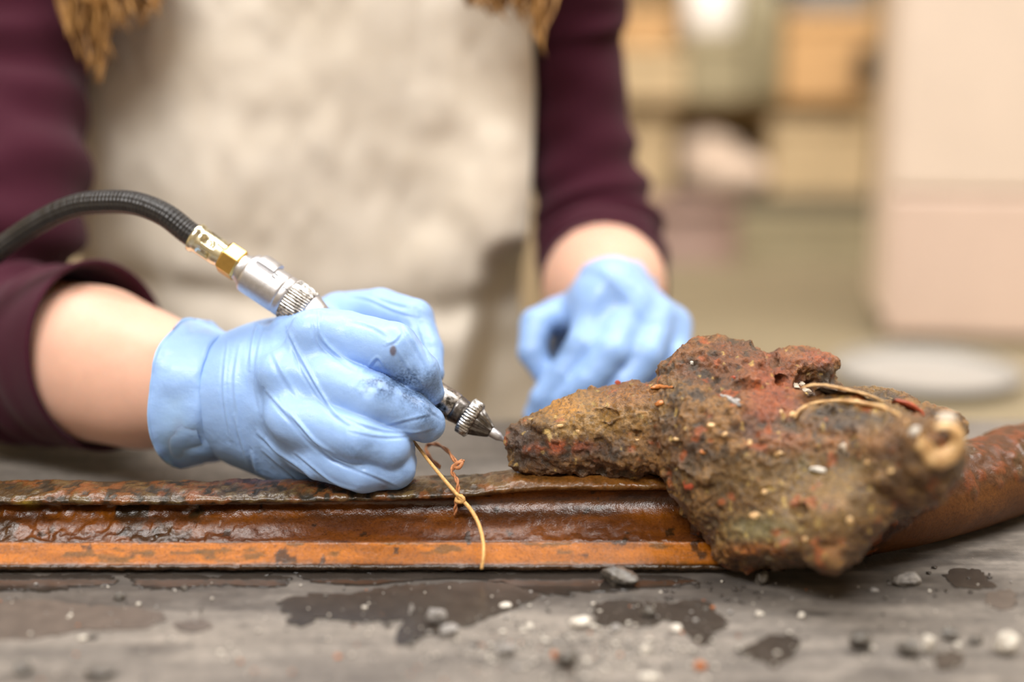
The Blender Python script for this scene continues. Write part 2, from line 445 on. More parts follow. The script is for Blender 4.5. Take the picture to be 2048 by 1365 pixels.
# a long low fold lying across the mat in front of the bar
fold = np.exp(-((pq[:, 1] - (1290 + 0.012 * pq[:, 0] + 6 * np.sin(pq[:, 0] / 150))) / 11) ** 2) * sstep(900, 500, pq[:, 0]); Z = Z + fold * 0.0009
under = np.exp(-((Y.ravel() - 0.592) / 0.035) ** 4); Z = Z - 0.00045
damp = sstep(0.42, 0.62, fbm(P * (0.6, 1.8, 1), 26, 4, 11)) * sstep(0.55, 0.60, Y.ravel()) * sstep(0.75, 0.66, Y.ravel()) * 0.75
damp = np.maximum(damp, sstep(0.562, 0.592, Y.ravel() + 0.07 * (fbm(P * (.5, 1.4, 1), 34, 4, 8) - .5)) * sstep(0.70, 0.64, Y.ravel()) * sstep(0.17, 0.08, X.ravel()) * 0.85)
damp = np.maximum(damp, 0.55 * sstep(0.60, 0.66, fbm(P * (0.8, 1.6, 1), 30, 4, 21)))
P[:, 2] = Z
i = np.arange(nx - 1)[:, None]; j = np.arange(ny - 1)[None, :]
Fq = np.stack((i * ny + j, (i + 1) * ny + j, (i + 1) * ny + j + 1, i * ny + j + 1), -1).reshape(-1, 4)
quads('canvas_mat', P, Fq, M['mat'], table, attrs={'damp': damp})
box('table_top', (-TX, TY0, -0.032), (TX, TY1, -0.0035), M['table_steel'], table)
for sx in (-1, 1):
    for yy in (TY0 + 0.05, TY1 - 0.05):
        box('leg', (sx * 0.7 - 0.025, yy - 0.025, -0.9), (sx * 0.7 + 0.025, yy + 0.025, -0.032), M['table_steel'], table)

# ------------------------------------------------------------------ background furniture
bench = empty('side_bench', (0.75, 1.6, -0.9), 'low brown wooden bench behind the work table, carrying the cream cabinet', 'bench')
for k in range(5): box('plank', (0.05, 1.16 + k * 0.17, -0.135), (1.6, 1.326 + k * 0.17, -0.10), M['bench_wood'], bench)
for x in (0.12, 1.5):
    for y in (1.2, 1.95): box('leg', (x - 0.03, y - 0.03, -0.9), (x + 0.03, y + 0.03, -0.135), M['bench_wood'], bench)
cl = W(1760, 690, 1.52)
cab = empty('cabinet', (cl[0], 1.53, -0.10), 'tall cream cabinet with pinkish lower panel at the right edge', 'cabinet')
x0, x1 = cl[0], cl[0] + 0.6
box('body', (x0, 1.53, -0.075), (x1, 1.66, 0.75), M['cabinet_cream'], cab)
zs = [W(1760, 690, 1.52)[2] + 0.012, W(1760, 385, 1.52)[2]]
box('panel', (x0 + .004, 1.516, zs[0]), (x1 - .004, 1.53, zs[1] - .001), M['cabinet_rose'], cab, 0.006)
box('panel', (x0 + .004, 1.516, zs[1] + .001), (x1 - .004, 1.53, 0.40), M['cabinet_cream'], cab, 0.006)
box('panel', (x0 + .004, 1.516, 0.408), (x1 - .004, 1.53, 0.745), M['cabinet_cream'], cab, 0.006)
for x in (x0 + .04, x1 - .04):
    for y in (1.55, 1.64): box('foot', (x - .02, y - .02, -0.10), (x + .02, y + .02, -0.075), M['clip_black'], cab)


cab.rotation_euler = (0, 0, math.radians(-8))


def lathe_z(name, prof, c, mat, parent=None, sides=40):
    V = []; th = np.arange(sides) / sides * 2 * math.pi
    for r, z in prof: V.append(np.stack((c[0] + r * np.cos(th), c[1] + r * np.sin(th), np.full(sides, c[2] + z)), 1))
    return quads(name, np.concatenate(V), ring_faces(len(prof), sides), mat, parent)


pt = T(1850, 762, -0.10)
tray = empty('round_tray', tuple(pt), 'shallow round pale grey tray lying on the bench before the cabinet', 'tray')
lathe_z('dish', [(0.0005, 0.0), (0.07, 0.0), (0.082, 0.006), (0.088, 0.012), (0.090, 0.013), (0.088, 0.009), (0.073, 0.003), (0.0005, 0.003)][::-1], pt, M['tray_white'], tray, 60)
lathe_z('rim', [(0.088 + 0.0025 * math.cos(a), 0.013 + 0.0025 * math.sin(a)) for a in np.linspace(0, -2 * math.pi, 9)], pt, M['tray_white'], tray, 60)

SY = 2.35
shelf = empty('shelving_unit', (0.5, SY, -0.9), 'olive wooden shelving unit along the back wall', 'shelves')
sx0, sx1 = 0.12, 1.3
zmid = W(1600, 395, SY)[2]; zlow = W(1600, 720, SY)[2]; zup = W(1600, 205, SY)[2]; ztop = zup + 0.42
for z in (zlow, zmid, zup, ztop): box('shelf_board', (sx0, SY + (0.0 if z == zmid else 0.05), z - 0.022), (sx1, SY + 0.4, z), M['board_dark'] if z == zmid else M['shelf_tan'], shelf)
for x in (sx0, sx1):
    for y in (SY - 0.02, SY + 0.4): box('upright', (x - 0.018, y - 0.018, -0.9), (x + 0.018, y + 0.018, ztop + 0.05), M['shelf_olive'], shelf)
box('back_panel', (sx0, SY + 0.42, -0.88), (sx1, SY + 0.432, ztop), M['card_tan'], shelf)


def crate(name, px0, px1, pytop, z, Yf, mat, label, cat, depth=0.2, lidmat=None):
    a = W(px0, pytop, Yf); b = W(px1, pytop, Yf); top = a[2]; lo = (a[0], Yf, z + .0005); hi = (b[0], Yf + depth, top)
    o = empty(name, ((a[0] + b[0]) / 2, Yf + depth / 2, z), label, cat)
    h = top - z
    box('body', lo, (hi[0], hi[1], top - 0.18 * h), mat, o, 0.005)
    box('lid', (lo[0] - .003, Yf - .003, top - 0.18 * h), (hi[0] + .003, hi[1] + .003, top), lidmat or mat, o, 0.004)
    return o


crate('wooden_box', 1575, 1752, 28, zup, SY, M['crate_pine'], 'orange pine box on the upper shelf beside the cabinet', 'box')
cc = crate('storage_case', 1590, 1740, -40, W(1600, 28, SY)[2], SY + .01, M['case_slate'], 'slate grey case lying on top of the orange pine box', 'case')
crate('storage_box', 1225, 1372, 100, zup, SY, M['card_tan'], 'tan storage box under the orange cardboard box', 'box')
crate('sage_box', 1376, 1490, 74, zup, SY, M['box_greygreen'], 'sage green box carrying the white jar', 'box')
zj = W(1430, 74, SY)[2]
crate('cardboard_box', 1235, 1345, 18, W(1300, 100, SY)[2], SY, M['crate_pine'], 'orange cardboard box on top of the tan storage box', 'box')
crate('canvas_box', 1205, 1346, 238, zmid, SY + .03, M['card_tan'], 'tan canvas box on the middle shelf left of the rose bag', 'box')
crate('linen_box', 1545, 1752, 238, zmid, SY + .02, M['card_tan'], 'pale tan linen box on the middle shelf beside the cabinet', 'box')
crate('green_box', 1470, 1752, 425, W(1600, 575, SY)[2], SY, M['box_greygreen'], 'grey-green storage box stacked under the dark shelf board', 'box')
crate('yellow_box', 1450, 1752, 576, zlow, SY, M['box_yellow'], 'yellowish box at the bottom below the grey-green box', 'box')
cb = W(1390, 330, SY - .25)
binn = empty('waste_bin', (cb[0], SY - 0.15, -0.9), 'tall plum-brown bin standing in front of the shelving', 'bin')
lathe_z('body', [(0.0005, 0), (0.07, 0), (0.078, 0.4), (0.082, 0.86), (0.076, 0.86), (0.07, 0.1), (0.0005, 0.1)][::-1], (cb[0], SY - 0.15, -0.8999), M['bin_plum'], binn)
lathe_z('rim', [(0.082 + 0.006 * math.cos(a), 0.86 + 0.006 * math.sin(a)) for a in np.linspace(0, -2 * math.pi, 9)], (cb[0], SY - 0.15, -0.8999), M['bin_plum'], binn)
p = W(1422, 10, SY + .05)
jar = empty('white_jar', (p[0], p[1], zj), 'white jar standing on the sage green box', 'jar')
hj = .10
lathe_z('body', [(0.0005, 0.0005), (0.042, 0.0005), (0.045, 0.01), (0.045, hj * .95), (0.036, hj), (0.0005, hj)][::-1], (p[0], p[1], zj), M['jar_white'], jar)
lathe_z('lid', [(0.0005, hj), (0.040, hj), (0.040, hj + .03), (0.036, hj + .034), (0.0005, hj + .034)][::-1], (p[0], p[1], zj), M['jar_white'], jar)
p = W(1520, 100, SY + .04)
bot = empty('olive_bottle', (p[0], p[1], zup), 'olive bottle standing between the sage box and pine box', 'bottle')
lathe_z('body', [(0.0005, 0.0005), (0.038, 0.0005), (0.04, 0.012), (0.04, 0.14), (0.03, 0.17), (0.014, 0.19), (0.014, 0.22), (0.0005, 0.22)][::-1], (p[0], p[1], zup), M['bottle_olive'], bot)
lathe_z('cap', [(0.0005, 0.22), (0.017, 0.22), (0.017, 0.245), (0.0005, 0.246)][::-1], (p[0], p[1], zup), M['board_dark'], bot)
# crumpled bag on the middle shelf, black clip hanging at the box corner
p = W(1445, 300, SY + .06)
fl = Field((p[0] - .12, p[1] - .1, zmid - .02), (p[0] + .12, p[1] + .1, zmid + .16), 0.005)
fl.ell((p[0], p[1], zmid + .035), (.075, .05, .036), .01); fl.ell((p[0] - .025, p[1], zmid + .075), (.05, .04, .03), .02); fl.ell((p[0] + .04, p[1], zmid + .03), (.04, .04, .028), .02)
V, Fq = fl.mesh(); V += normals(V, Fq) * ((fbm(V, 40, 3) - .5) * .016)[:, None]; V[:, 2] = np.maximum(V[:, 2], zmid + .0005)
tag(quads('cloth_bag', V, Fq, M['bag_rose']), 'crumpled pale rose cloth bag on the middle shelf above the bin', 'bag')
p = W(1735, 130, SY - .03)
tag(box('spring_clip', (p[0] - .012, SY - .035, p[2] - .04), (p[0] + .012, SY - .004, p[2] + .03), M['clip_black'], bev=.006), 'small black clip on the front of the pine box', 'clip')

# ------------------------------------------------------------------ rusted bar (channel + tail + crust)
art = empty('iron_artifact', tuple(T(700, 1142)), 'wet rusted iron channel bar with a lumpy stony crust at its right end', 'artifact')
NX = 1150; xs = np.linspace(-0.42, 0.125, NX)
lipS = [(.6115, .0008), (.6098, .0020), (.6100, .0036), (.6120, .0042), (.6162, .0074), (.6198, .0100), (.6206, .0107), (.6216, .0112), (.6252, .0120), (.6302, .0139),
        (.6366, .0172), (.6403, .0202), (.6420, .0219), (.6414, .0229), (.6392, .0232), (.6374, .0233), (.6358, .0242), (.6358, .0258), (.6384, .0272), (.6440, .0281), (.6520, .0282), (.6590, .0276), (.6630, .0256), (.6636, .0200), (.6632, .0100), (.6620, .0008)]
S = resample(lipS, 100); NS = len(S); u = np.linspace(0, 1, NS)
k = u * (len(lipS) - 1)          # control index along the section
V = np.zeros((NX, NS, 3)); V[:, :, 0] = xs[:, None]; V[:, :, 1] = S[None, :, 0]; V[:, :, 2] = S[None, :, 1]
lip = sstep(14.5, 16.5, k) * sstep(24, 22, k)
xx = xs[:, None]
# lip is thicker and lumpier at the left, sinks in the middle and swells up to the crust at the right
wob = (vnoise(np.stack((xs, 0 * xs, 0 * xs), 1), 14, 3) - .5) * .0012
rise = .0030 * sstep(-.17, -.02, xx) + .0032 * sstep(-.03, .015, xx)
V[:, :, 2] += lip[None] * wob[:, None] + sstep(10.5, 14.5, k)[None] * sstep(25, 23, k)[None] * rise
V[:, :, 1] += lip[None] * (wob[:, None] * .8)
V[:, :, 2] += sstep(2, 14, k)[None] * 0.0012 * sstep(-.1, .1, xx)
Vf = V.reshape(-1, 3); Fq = []
i = np.arange(NX - 1)[:, None]; j = np.arange(NS - 1)[None, :]
Fq = np.stack((i * NS + j, (i + 1) * NS + j, (i + 1) * NS + j + 1, i * NS + j + 1), -1).reshape(-1, 4)
Fq = Fq[:, ::-1]
N = normals(Vf, Fq)
if N[np.argmax(Vf[:, 2])][2] < 0: Fq = Fq[:, ::-1]; N = -N
kk = np.tile(k, NX); lipf = np.tile(lip, NX); Xf = Vf[:, 0]
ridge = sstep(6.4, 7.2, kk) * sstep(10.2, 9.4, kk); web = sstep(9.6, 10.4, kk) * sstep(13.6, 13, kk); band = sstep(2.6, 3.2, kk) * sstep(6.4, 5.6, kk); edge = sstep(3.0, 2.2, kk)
left = sstep(-.10, -.16, Xf)
n1 = fbm(Vf, 90, 4, 1); n2 = fbm(Vf, 260, 3, 2); n3 = fbm(Vf * (0.25, 1, 1), 160, 4, 4)
blis = sstep(.58, .78, vnoise(Vf, 170, 9)) + 0.7 * sstep(.62, .8, vnoise(Vf, 330, 12))
pits = sstep(.60, .75, fbm(Vf, 75, 3, 31))
amp = lipf * ((n1 - .5) * .0022 + (n2 - .5) * .0018) + (1 - lipf) * ((n1 - .5) * .0005 + (n2 - .5) * .0003)
rz = np.clip(ridge * (0.30 + 0.9 * left + .5 * sstep(-.03, .05, Xf)) + web * (.10 + .5 * left), 0, 1.4)
amp += rz * (blis * .0006 + (n2 - .5) * .0009 + (fbm(Vf * (.5, 1, 1), 420, 3, 77) - .5) * .0008)
amp -= left * web * pits * .0011
amp += edge * (n2 - .5) * .0012
Vf = Vf + N * amp[:, None]; Vf[:, 2] = np.maximum(Vf[:, 2], 0.0)
C = lambda *c: np.array(srgb(*c))


def lerp(a, b, t): return a + (b - a) * t[:, None]


one = np.ones((len(Vf), 1))
col = one * C(104, 52, 18)
col = lerp(col, C(132, 68, 18), sstep(.45, .6, n3)); col = lerp(col, C(76, 38, 18), sstep(.5, .38, n3) * .8)
col = lerp(col, C(204, 108, 2), band * (.6 + .4 * sstep(.4, .6, n3))); col = lerp(col, C(104, 66, 18), band * sstep(.57, .66, n3) * .8); col = lerp(col, C(84, 60, 30), band * sstep(.60, .68, fbm(Vf * (.3, 1, 1), 240, 3, 91)) * .7)
col = lerp(col, C(100, 50, 28), ridge * .6)
lc = lerp(one * C(84, 58, 42), C(122, 70, 42), sstep(.5, .62, n1)); lc = lerp(lc, C(54, 42, 36), sstep(.47, .36, n2)); lc = lerp(lc, C(120, 92, 66), sstep(.56, .68, n2) * .6); lc = lerp(lc, C(146, 76, 40), sstep(.58, .70, fbm(Vf, 130, 4, 44)) * .6)
lc = lerp(lc, C(140, 82, 34), sstep(-.03, .02, Xf) * .6)
lc = lerp(lc, C(84, 66, 92), np.exp(-((Xf + .125) / .022) ** 2) * sstep(.648, .656, Vf[:, 1]) * sstep(.4, .55, n1) * .6)
col = lerp(col, lc, lipf)
dk = left * web * sstep(.54, .62, fbm(Vf, 60, 4, 51)); col = lerp(col, C(40, 32, 24), dk * .9)
col = lerp(col, C(44, 34, 28), left * ridge * sstep(.52, .62, n1) * .7)
col = lerp(col, C(196, 160, 50), np.exp(-(((Xf + .229) / .004) ** 2 + ((Vf[:, 2] - .0235) / .002) ** 2)) * .9)
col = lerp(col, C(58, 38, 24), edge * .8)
col = lerp(col, C(36, 24, 16), sstep(.70, .76, fbm(Vf, 150, 3, 71)) * (1 - lipf) * .8)
wet = np.clip(.75 + .25 * n1 - .35 * lipf * sstep(.5, .4, n2) - .25 * band, 0, 1)
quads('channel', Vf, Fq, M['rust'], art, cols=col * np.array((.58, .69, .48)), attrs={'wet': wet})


# tail: the bar goes on under the crust, thickens and bends away to the right
tp = [W(1400, 1062, .640), W(1520, 1062, .628), W(1640, 1046, .630), W(1780, 1020, .642), W(1930, 985, .668), W(2060, 950, .704), W(2260, 880, .77), W(2500, 800, .85)]
tr = [RW(66, 1400, 1050, .64), RW(74, 1520, 1050, .62), RW(82, 1640, 1040, .63), RW(86, 1780, 1020, .64), RW(86, 1930, 985, .668), RW(84, 2060, 950, .70), RW(72, 2260, 880, .77), RW(60, 2500, 800, .85)]
Cc = resample(np.column_stack((tp, tr)), 330); Cc[:, 2] = Cc[:, 3]  # rests on the mat
tV, tF = tube(Cc[:, :3], Cc[:, 3], 120)
tN = normals(tV, tF); cen = Cc[np.minimum(np.arange(len(tV)) // 120, 329)][:, :3]; sg = np.sign(np.mean(np.sum(tN * (tV - cen), 1)));
if sg < 0: tF = tF[:, ::-1]; tN = -tN
pj = proj(tV); n1 = fbm(tV, 70, 4, 5); n2 = fbm(tV, 240, 3, 6)
seamx = 1920 + 60 * np.sin((pj[:, 1] - 880) / 45) + (n1 - .5) * 120 - .55 * (pj[:, 1] - 930)
top = sstep(.62, .72, (tV[:, 2] / (2 * np.interp(np.arange(len(tV)) // 120, np.arange(330), Cc[:, 3]))) + (n1 - .5) * .35)
rough_zone = np.maximum(sstep(20, -20, pj[:, 0] - seamx), top)
tV = tV + tN * (rough_zone * (.0005 + (n1 - .5) * .004 + (n2 - .5) * .0024) + (1 - rough_zone) * (n1 - .5) * .0006)[:, None]
tV[:, 2] = np.maximum(tV[:, 2], 0.0)
one = np.ones((len(tV), 1)); smoothc = lerp(one * C(124, 72, 36), C(140, 84, 44), sstep(.4, .6, n1)); smoothc = lerp(smoothc, C(112, 66, 36), sstep(.6, .7, fbm(tV, 30, 3, 9)) * .6)
roughc = lerp(one * C(84, 44, 22), C(150, 74, 30), sstep(.45, .6, n2)); roughc = lerp(roughc, C(58, 36, 26), sstep(.5, .4, n1)); roughc = lerp(roughc, C(180, 96, 34), sstep(50, 0, abs(pj[:, 0] - seamx + 30)) * sstep(1040, 960, pj[:, 1]) * .8)
topc = lerp(one * C(110, 68, 48), C(142, 76, 48), sstep(.45, .6, n2)); topc = lerp(topc, C(100, 76, 62), sstep(.5, .6, n1) * .7)
col = lerp(smoothc, lerp(roughc, topc, top), rough_zone)
quads('tail', tV, tF, M['rust'], art, cols=col * np.array((.50, .55, .44)), attrs={'wet': np.clip(.35 + .5 * rough_zone * sstep(.4, .6, n1), 0, 1)})

# crust
cf = Field((-0.02, .515, -.004), (.262, .735, .115), 0.0008)


def blob(px, py, Y, rx, ry=None, rz=None, k=.008, cut=False, rot=None):
    r = RW(1, px, py, Y); ry = ry or rx; rz = rz or rx          # rx sideways, ry upward, rz in depth (pixels)
    cf.ell(W(px, py, Y), (rx * r, rz * r, ry * r), k, rot=rot, cut=cut)


# left slab lying on the lip
blob(1062, 884, .660, 50, 42, 60, .004); blob(1130, 862, .661, 72, 52, 80, .01); blob(1215, 850, .662, 95, 74, 95, .012); blob(1275, 850, .662, 80, 88, 100, .01); blob(1255, 905, .648, 70, 36, 60, .01)
blob(1130, 905, .650, 90, 22, 40, .006); blob(1140, 928, .654, 120, 20, 50, .006); blob(1245, 935, .650, 70, 18, 45, .006)
# main mound
blob(1405, 800, .662, 100, 110, 110, .008); blob(1460, 770, .665, 95, 88, 100, .01); blob(1520, 810, .655, 90, 95, 110, .012)
blob(1370, 860, .645, 78, 110, 95, .006); blob(1470, 900, .632, 130, 120, 120, .012); blob(1600, 890, .622, 130, 95, 120, .014)
blob(1440, 960, .622, 90, 110, 90, .01); blob(1505, 1035, .612, 88, 90, 80, .012)
blob(1720, 880, .612, 120, 80, 110, .014); blob(1800, 905, .592, 85, 78, 90, .012); blob(1866, 900, .560, 62, 66, 60, .010); blob(1852, 958, .565, 55, 55, 50, .012); blob(1820, 920, .578, 70, 70, 60, .014)
blob(1610, 985, .605, 140, 90, 90, .016); blob(1640, 1050, .588, 105, 75, 75, .012); blob(1560, 1075, .60, 95, 58, 70, .012); blob(1662, 1098, .574, 38, 40, 34, .014); blob(1700, 1020, .578, 80, 60, 60, .01); blob(1480, 1090, .615, 55, 40, 50, .01)
blob(1760, 960, .60, 110, 75, 90, .014)
# overhanging knob at the back, notch below it
blob(1560, 735, .672, 50, 34, 60, .008); blob(1612, 726, .672, 52, 28, 55, .006); blob(1640, 738, .668, 28, 24, 40, .004)
blob(1640, 775, .645, 52, 14, 50, .006, cut=True); blob(1560, 765, .64, 14, 10, 30, .004, cut=True)
blob(1720, 815, .655, 120, 42, 90, .01); blob(1850, 850, .62, 80, 32, 80, .01)
blob(1541, 708, .66, 12, 20, 70, .004, cut=True)
# hollows and pits
for (px, py, Y, a, b_) in ((1248, 900, .628, 13, 14), (1330, 842, .618, 14, 20), (1398, 960, .594, 22, 16), (1430, 985, .59, 20, 18), (1345, 905, .612, 14, 20), (1700, 850, .575, 38, 20), (1325, 935, .608, 22, 12), (1640, 835, .586, 60, 16), (1500, 985, .578, 16, 12), (1385, 900, .60, 12, 10)):
    blob(px, py, Y, a, b_, a * 1.6, .004, cut=True)
# many small nodules on the faces
rr = np.random.default_rng(3)
V0, F0 = cf.mesh(); N0 = normals(V0, F0); sel = rr.choice(len(V0), 130, replace=False)
for q in sel:
    r = rr.uniform(.0010, .0030) * (1.5 if rr.random() < .1 else .8)
    cf.ell(V0[q] - N0[q] * r * .25, (r * rr.uniform(.8, 1.6), r * rr.uniform(.8, 1.4), r), .0018)
for q in rr.choice(len(V0), 130, replace=False):
    r = rr.uniform(.0012, .0036); cf.ell(V0[q] + N0[q] * r * .2, (r * rr.uniform(.8, 2.2), r, r), .0015, cut=True)
V, Fq = cf.mesh(); N = normals(V, Fq); pj = proj(V)
n0 = fbm(V, 28, 3, 1); n1 = fbm(V, 75, 4, 2); n2 = fbm(V, 190, 4, 3); n3 = fbm(V, 420, 3, 4)
smoo = np.exp(-(((pj[:, 0] - 1640) / 150) ** 2 + ((pj[:, 1] - 1040) / 95) ** 2))     # lower front is water-worn and smoother
wgt = 1 - .75 * smoo
V = V + N * (wgt * ((n1 - .5) * .0080 + (n2 - .5) * .0042 + (n3 - .5) * .0024 + (fbm(V, 800, 2, 8) - .5) * .0012 - .0014 * sstep(.58, .68, n2)))[:, None]
V[:, 2] = np.maximum(V[:, 2], 0.0004)
N = normals(V, Fq); pj = proj(V); one = np.ones((len(V), 1))
blobm = lambda x, y, a, b_: np.exp(-(((pj[:, 0] - x) / a) ** 2 + ((pj[:, 1] - y) / b_) ** 2) ** 1.5)
col = lerp(one * C(96, 66, 42), C(138, 100, 62), sstep(.42, .6, n1)); col = lerp(col, C(150, 118, 66), sstep(.52, .66, n0) * .6)
col = lerp(col, C(58, 44, 34), sstep(.5, .36, n2) * .85)
col = lerp(col, C(168, 128, 68), blobm(1190, 830, 120, 50) * .75); col = lerp(col, C(186, 130, 50), blobm(1125, 815, 40, 22) * .8); col = lerp(col, C(150, 96, 40), blobm(1250, 790, 70, 30) * .7)
col = lerp(col, C(66, 46, 38), blobm(1060, 885, 62, 40) * .85); col = lerp(col, C(172, 82, 44), blobm(1130, 895, 60, 14) * sstep(.4, .55, n2)); col = lerp(col, C(46, 34, 28), blobm(1200, 905, 80, 18) * .6)
col = lerp(col, C(128, 78, 54), blobm(1440, 720, 130, 50) * .75 * sstep(.35, .55, n2)); col = lerp(col, C(160, 80, 52), blobm(1545, 790, 60, 90) * .8 * sstep(.3, .5, n1)); col = lerp(col, C(158, 80, 56), blobm(1640, 715, 50, 20) * .8)
col = lerp(col, C(156, 96, 74), blobm(1640, 880, 110, 40) * .6 * sstep(.35, .55, n2)); col = lerp(col, C(56, 44, 42), blobm(1680, 845, 80, 22) * .8)
col = lerp(col, C(120, 92, 48), blobm(1560, 960, 200, 50) * .7); col = lerp(col, C(96, 92, 80), blobm(1620, 930, 150, 26) * sstep(.5, .6, n2) * .8)
col = lerp(col, C(138, 106, 54), smoo * .8); col = lerp(col, C(132, 128, 104), blobm(1520, 1060, 70, 30) * .7); col = lerp(col, C(178, 104, 28), blobm(1530, 1105, 80, 18) * sstep(.45, .58, n1))
col = lerp(col, C(130, 100, 66), blobm(1860, 960, 60, 60) * .7); col = lerp(col, C(170, 122, 90), blobm(1670, 1095, 26, 26) * .8); col = lerp(col, C(172, 136, 116), blobm(1660, 1010, 40, 22) * .5)
col = lerp(col, C(80, 70, 34), blobm(1560, 1125, 70, 18) * .7)
col = lerp(col, C(182, 90, 40), sstep(.66, .74, fbm(V, 120, 3, 17)) * .6)
col = lerp(col, C(206, 176, 120), sstep(.84, .88, vnoise(V, 330, 23)) * .7)
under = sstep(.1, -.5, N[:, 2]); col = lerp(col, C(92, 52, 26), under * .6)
wet = np.clip(.55 + 1.1 * (n0 - .38) + .3 * smoo + .35 * blobm(1200, 830, 120, 60), 0, 1)
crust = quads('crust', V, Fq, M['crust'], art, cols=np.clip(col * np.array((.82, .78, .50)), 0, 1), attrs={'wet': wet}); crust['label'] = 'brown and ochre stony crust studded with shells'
bvh = BVHTree.FromPolygons([tuple(v) for v in V], [tuple(f) for f in Fq])


def hit(px, py):
    d = Vector(ray(px, py)).normalized(); loc, nrm, _, _ = bvh.ray_cast(Vector((0, 0, CAMH)), d)
    return (np.array(loc), np.array(nrm)) if loc else (W(px, py, .63), np.array((0, -1, 0)))


def rock_mesh(name, r, mat, seed, sub=2, rough=.35, facet=True):
    bm = bmesh.new(); bmesh.ops.create_icosphere(bm, subdivisions=sub, radius=1)
    P = np.array([v.co[:] for v in bm.verts]); g = np.random.default_rng(seed)
    for _ in range(7):
        n = g.normal(size=3); n /= np.linalg.norm(n); dd = g.uniform(.55, .85); s = P @ n - dd; P = P - np.outer(np.maximum(s, 0) * .9, n)
    P = P * (1 + rough * (fbm(P, 2.2, 3, seed) - .5)[:, None]) * np.array(r)
    for v, p in zip(bm.verts, P): v.co = p
    me = bpy.data.meshes.new(name); bm.to_mesh(me); bm.free(); me.materials.append(mat)
    for p_ in me.polygons: p_.use_smooth = not facet
    return me


# pebbles, shell chips and tube casts stuck into the crust
stuck = [(1590, 772, 16, 9, 'shell_white'), (1614, 782, 13, 9, 'shell_white'), (1603, 766, 10, 6, 'shell_white'), (1586, 829, 9, 7, 'shell'), (1563, 824, 6, 6, 'shell'), (1318, 806, 14, 8, 'shell_orange'), (1384, 727, 9, 6, 'stone_pale'),
         (1236, 766, 8, 6, 'red_flake'), (1690, 898, 14, 12, 'shell_white'), (1640, 940, 22, 7, 'stone_pale'), (1500, 886, 9, 8, 'shell'), (1376, 972, 14, 14, 'red_flake'), (1420, 850, 14, 5, 'shell'), (1450, 868, 10, 5, 'shell'), (1560, 905, 12, 6, 'shell'),
         (1510, 1030, 16, 10, 'shell'), (1700, 1042, 12, 16, 'shell'), (1120, 852, 10, 5, 'shell'), (1155, 862, 7, 5, 'shell'), (1470, 800, 16, 6, 'stone_grey'), (1352, 880, 9, 6, 'shell'), (1405, 905, 10, 6, 'shell_orange'), (1735, 925, 9, 8, 'shell'), (1610, 1080, 9, 7, 'shell'), (1780, 945, 8, 9, 'shell'), (1468, 756, 8, 6, 'red_flake'), (1530, 985, 7, 6, 'shell'), (1275, 880, 6, 5, 'shell')]
for q, (px, py, a, b_, mt) in enumerate(stuck):
    L, n = hit(px, py); r = RW(1, px, py, L[1]); me = rock_mesh('pebble', (a * r * .9, (a + b_) * .4 * r, b_ * r * .9), M[mt], 40 + q, 3, .7, False)
    o = link('pebble', me, None, crust); o.location = L - n * b_ * r * .45; o.rotation_euler = (0, random.uniform(-.4, .4), random.uniform(-.5, .5))


def shell_strip(name, pix, wid, thick, mat, lift=0.0, n=40, Y=None, tilt=0.5):
    """thin curved shell rim following the crust: a flat bar swept along points on it"""
    C0 = []
    for px, py in pix:
        if Y is None: L, _n = hit(px, py)
        else: L = W(px, py, Y(px))
        C0.append(L + np.array((0, -lift, lift * .4)))
    Cc = resample(C0, n); Tn = np.gradient(Cc, axis=0); Tn /= np.linalg.norm(Tn, axis=1)[:, None]; s = np.sin(np.linspace(.12, math.pi - .12, n)) ** .5
    back = np.array((0, .86, -tilt)); back = back - Tn * (Tn @ back)[:, None]; back /= np.linalg.norm(back, axis=1)[:, None]; upv = np.cross(back, Tn); upv *= np.sign(upv[:, 2])[:, None]
    rows = []
    for (b_, t_) in ((-.12, 0), (-.02, 1), (.35, .9), (1, .5), (1, -.5), (.35, -.6), (-.02, -.8)):
        rows.append(Cc + back * (b_ * wid * s)[:, None] + upv * (t_ * thick * s)[:, None])
    V = np.stack(rows, 1).reshape(-1, 3); V += (fbm(V, 500, 2, 3)[:, None] - .5) * .0006
    return quads(name, V, ring_faces(n, 7), mat, crust)


shell_strip('shell_rim', [(1588, 838), (1600, 820), (1640, 806), (1700, 805), (1755, 815), (1795, 832), (1815, 850)], .012, .0010, M['shell'], .002)
shell_strip('shell_plate', [(1600, 778), (1640, 772), (1690, 782), (1730, 792), (1765, 804)], .016, .0007, M['shell'], .003, tilt=.2, Y=lambda x: .622 - (x - 1600) * .00004)
shell_strip('dark_flake', [(1640, 778), (1680, 792), (1720, 803), (1760, 808)], .02, .0022, M['slate'], .0, tilt=.4, Y=lambda x: .624)
shell_strip('shell_plate', [(1790, 800), (1815, 808), (1838, 822), (1850, 838)], .012, .0012, M['red_flake'], .0, tilt=.5, Y=lambda x: .612)
shell_strip('shell_flake', [(1300, 778), (1320, 774), (1345, 776)], .006, .0012, M['shell_orange'], .001)
shell_strip('shell_flake', [(1440, 790), (1460, 800), (1480, 812)], .004, .0014, M['stone_grey'], .001)
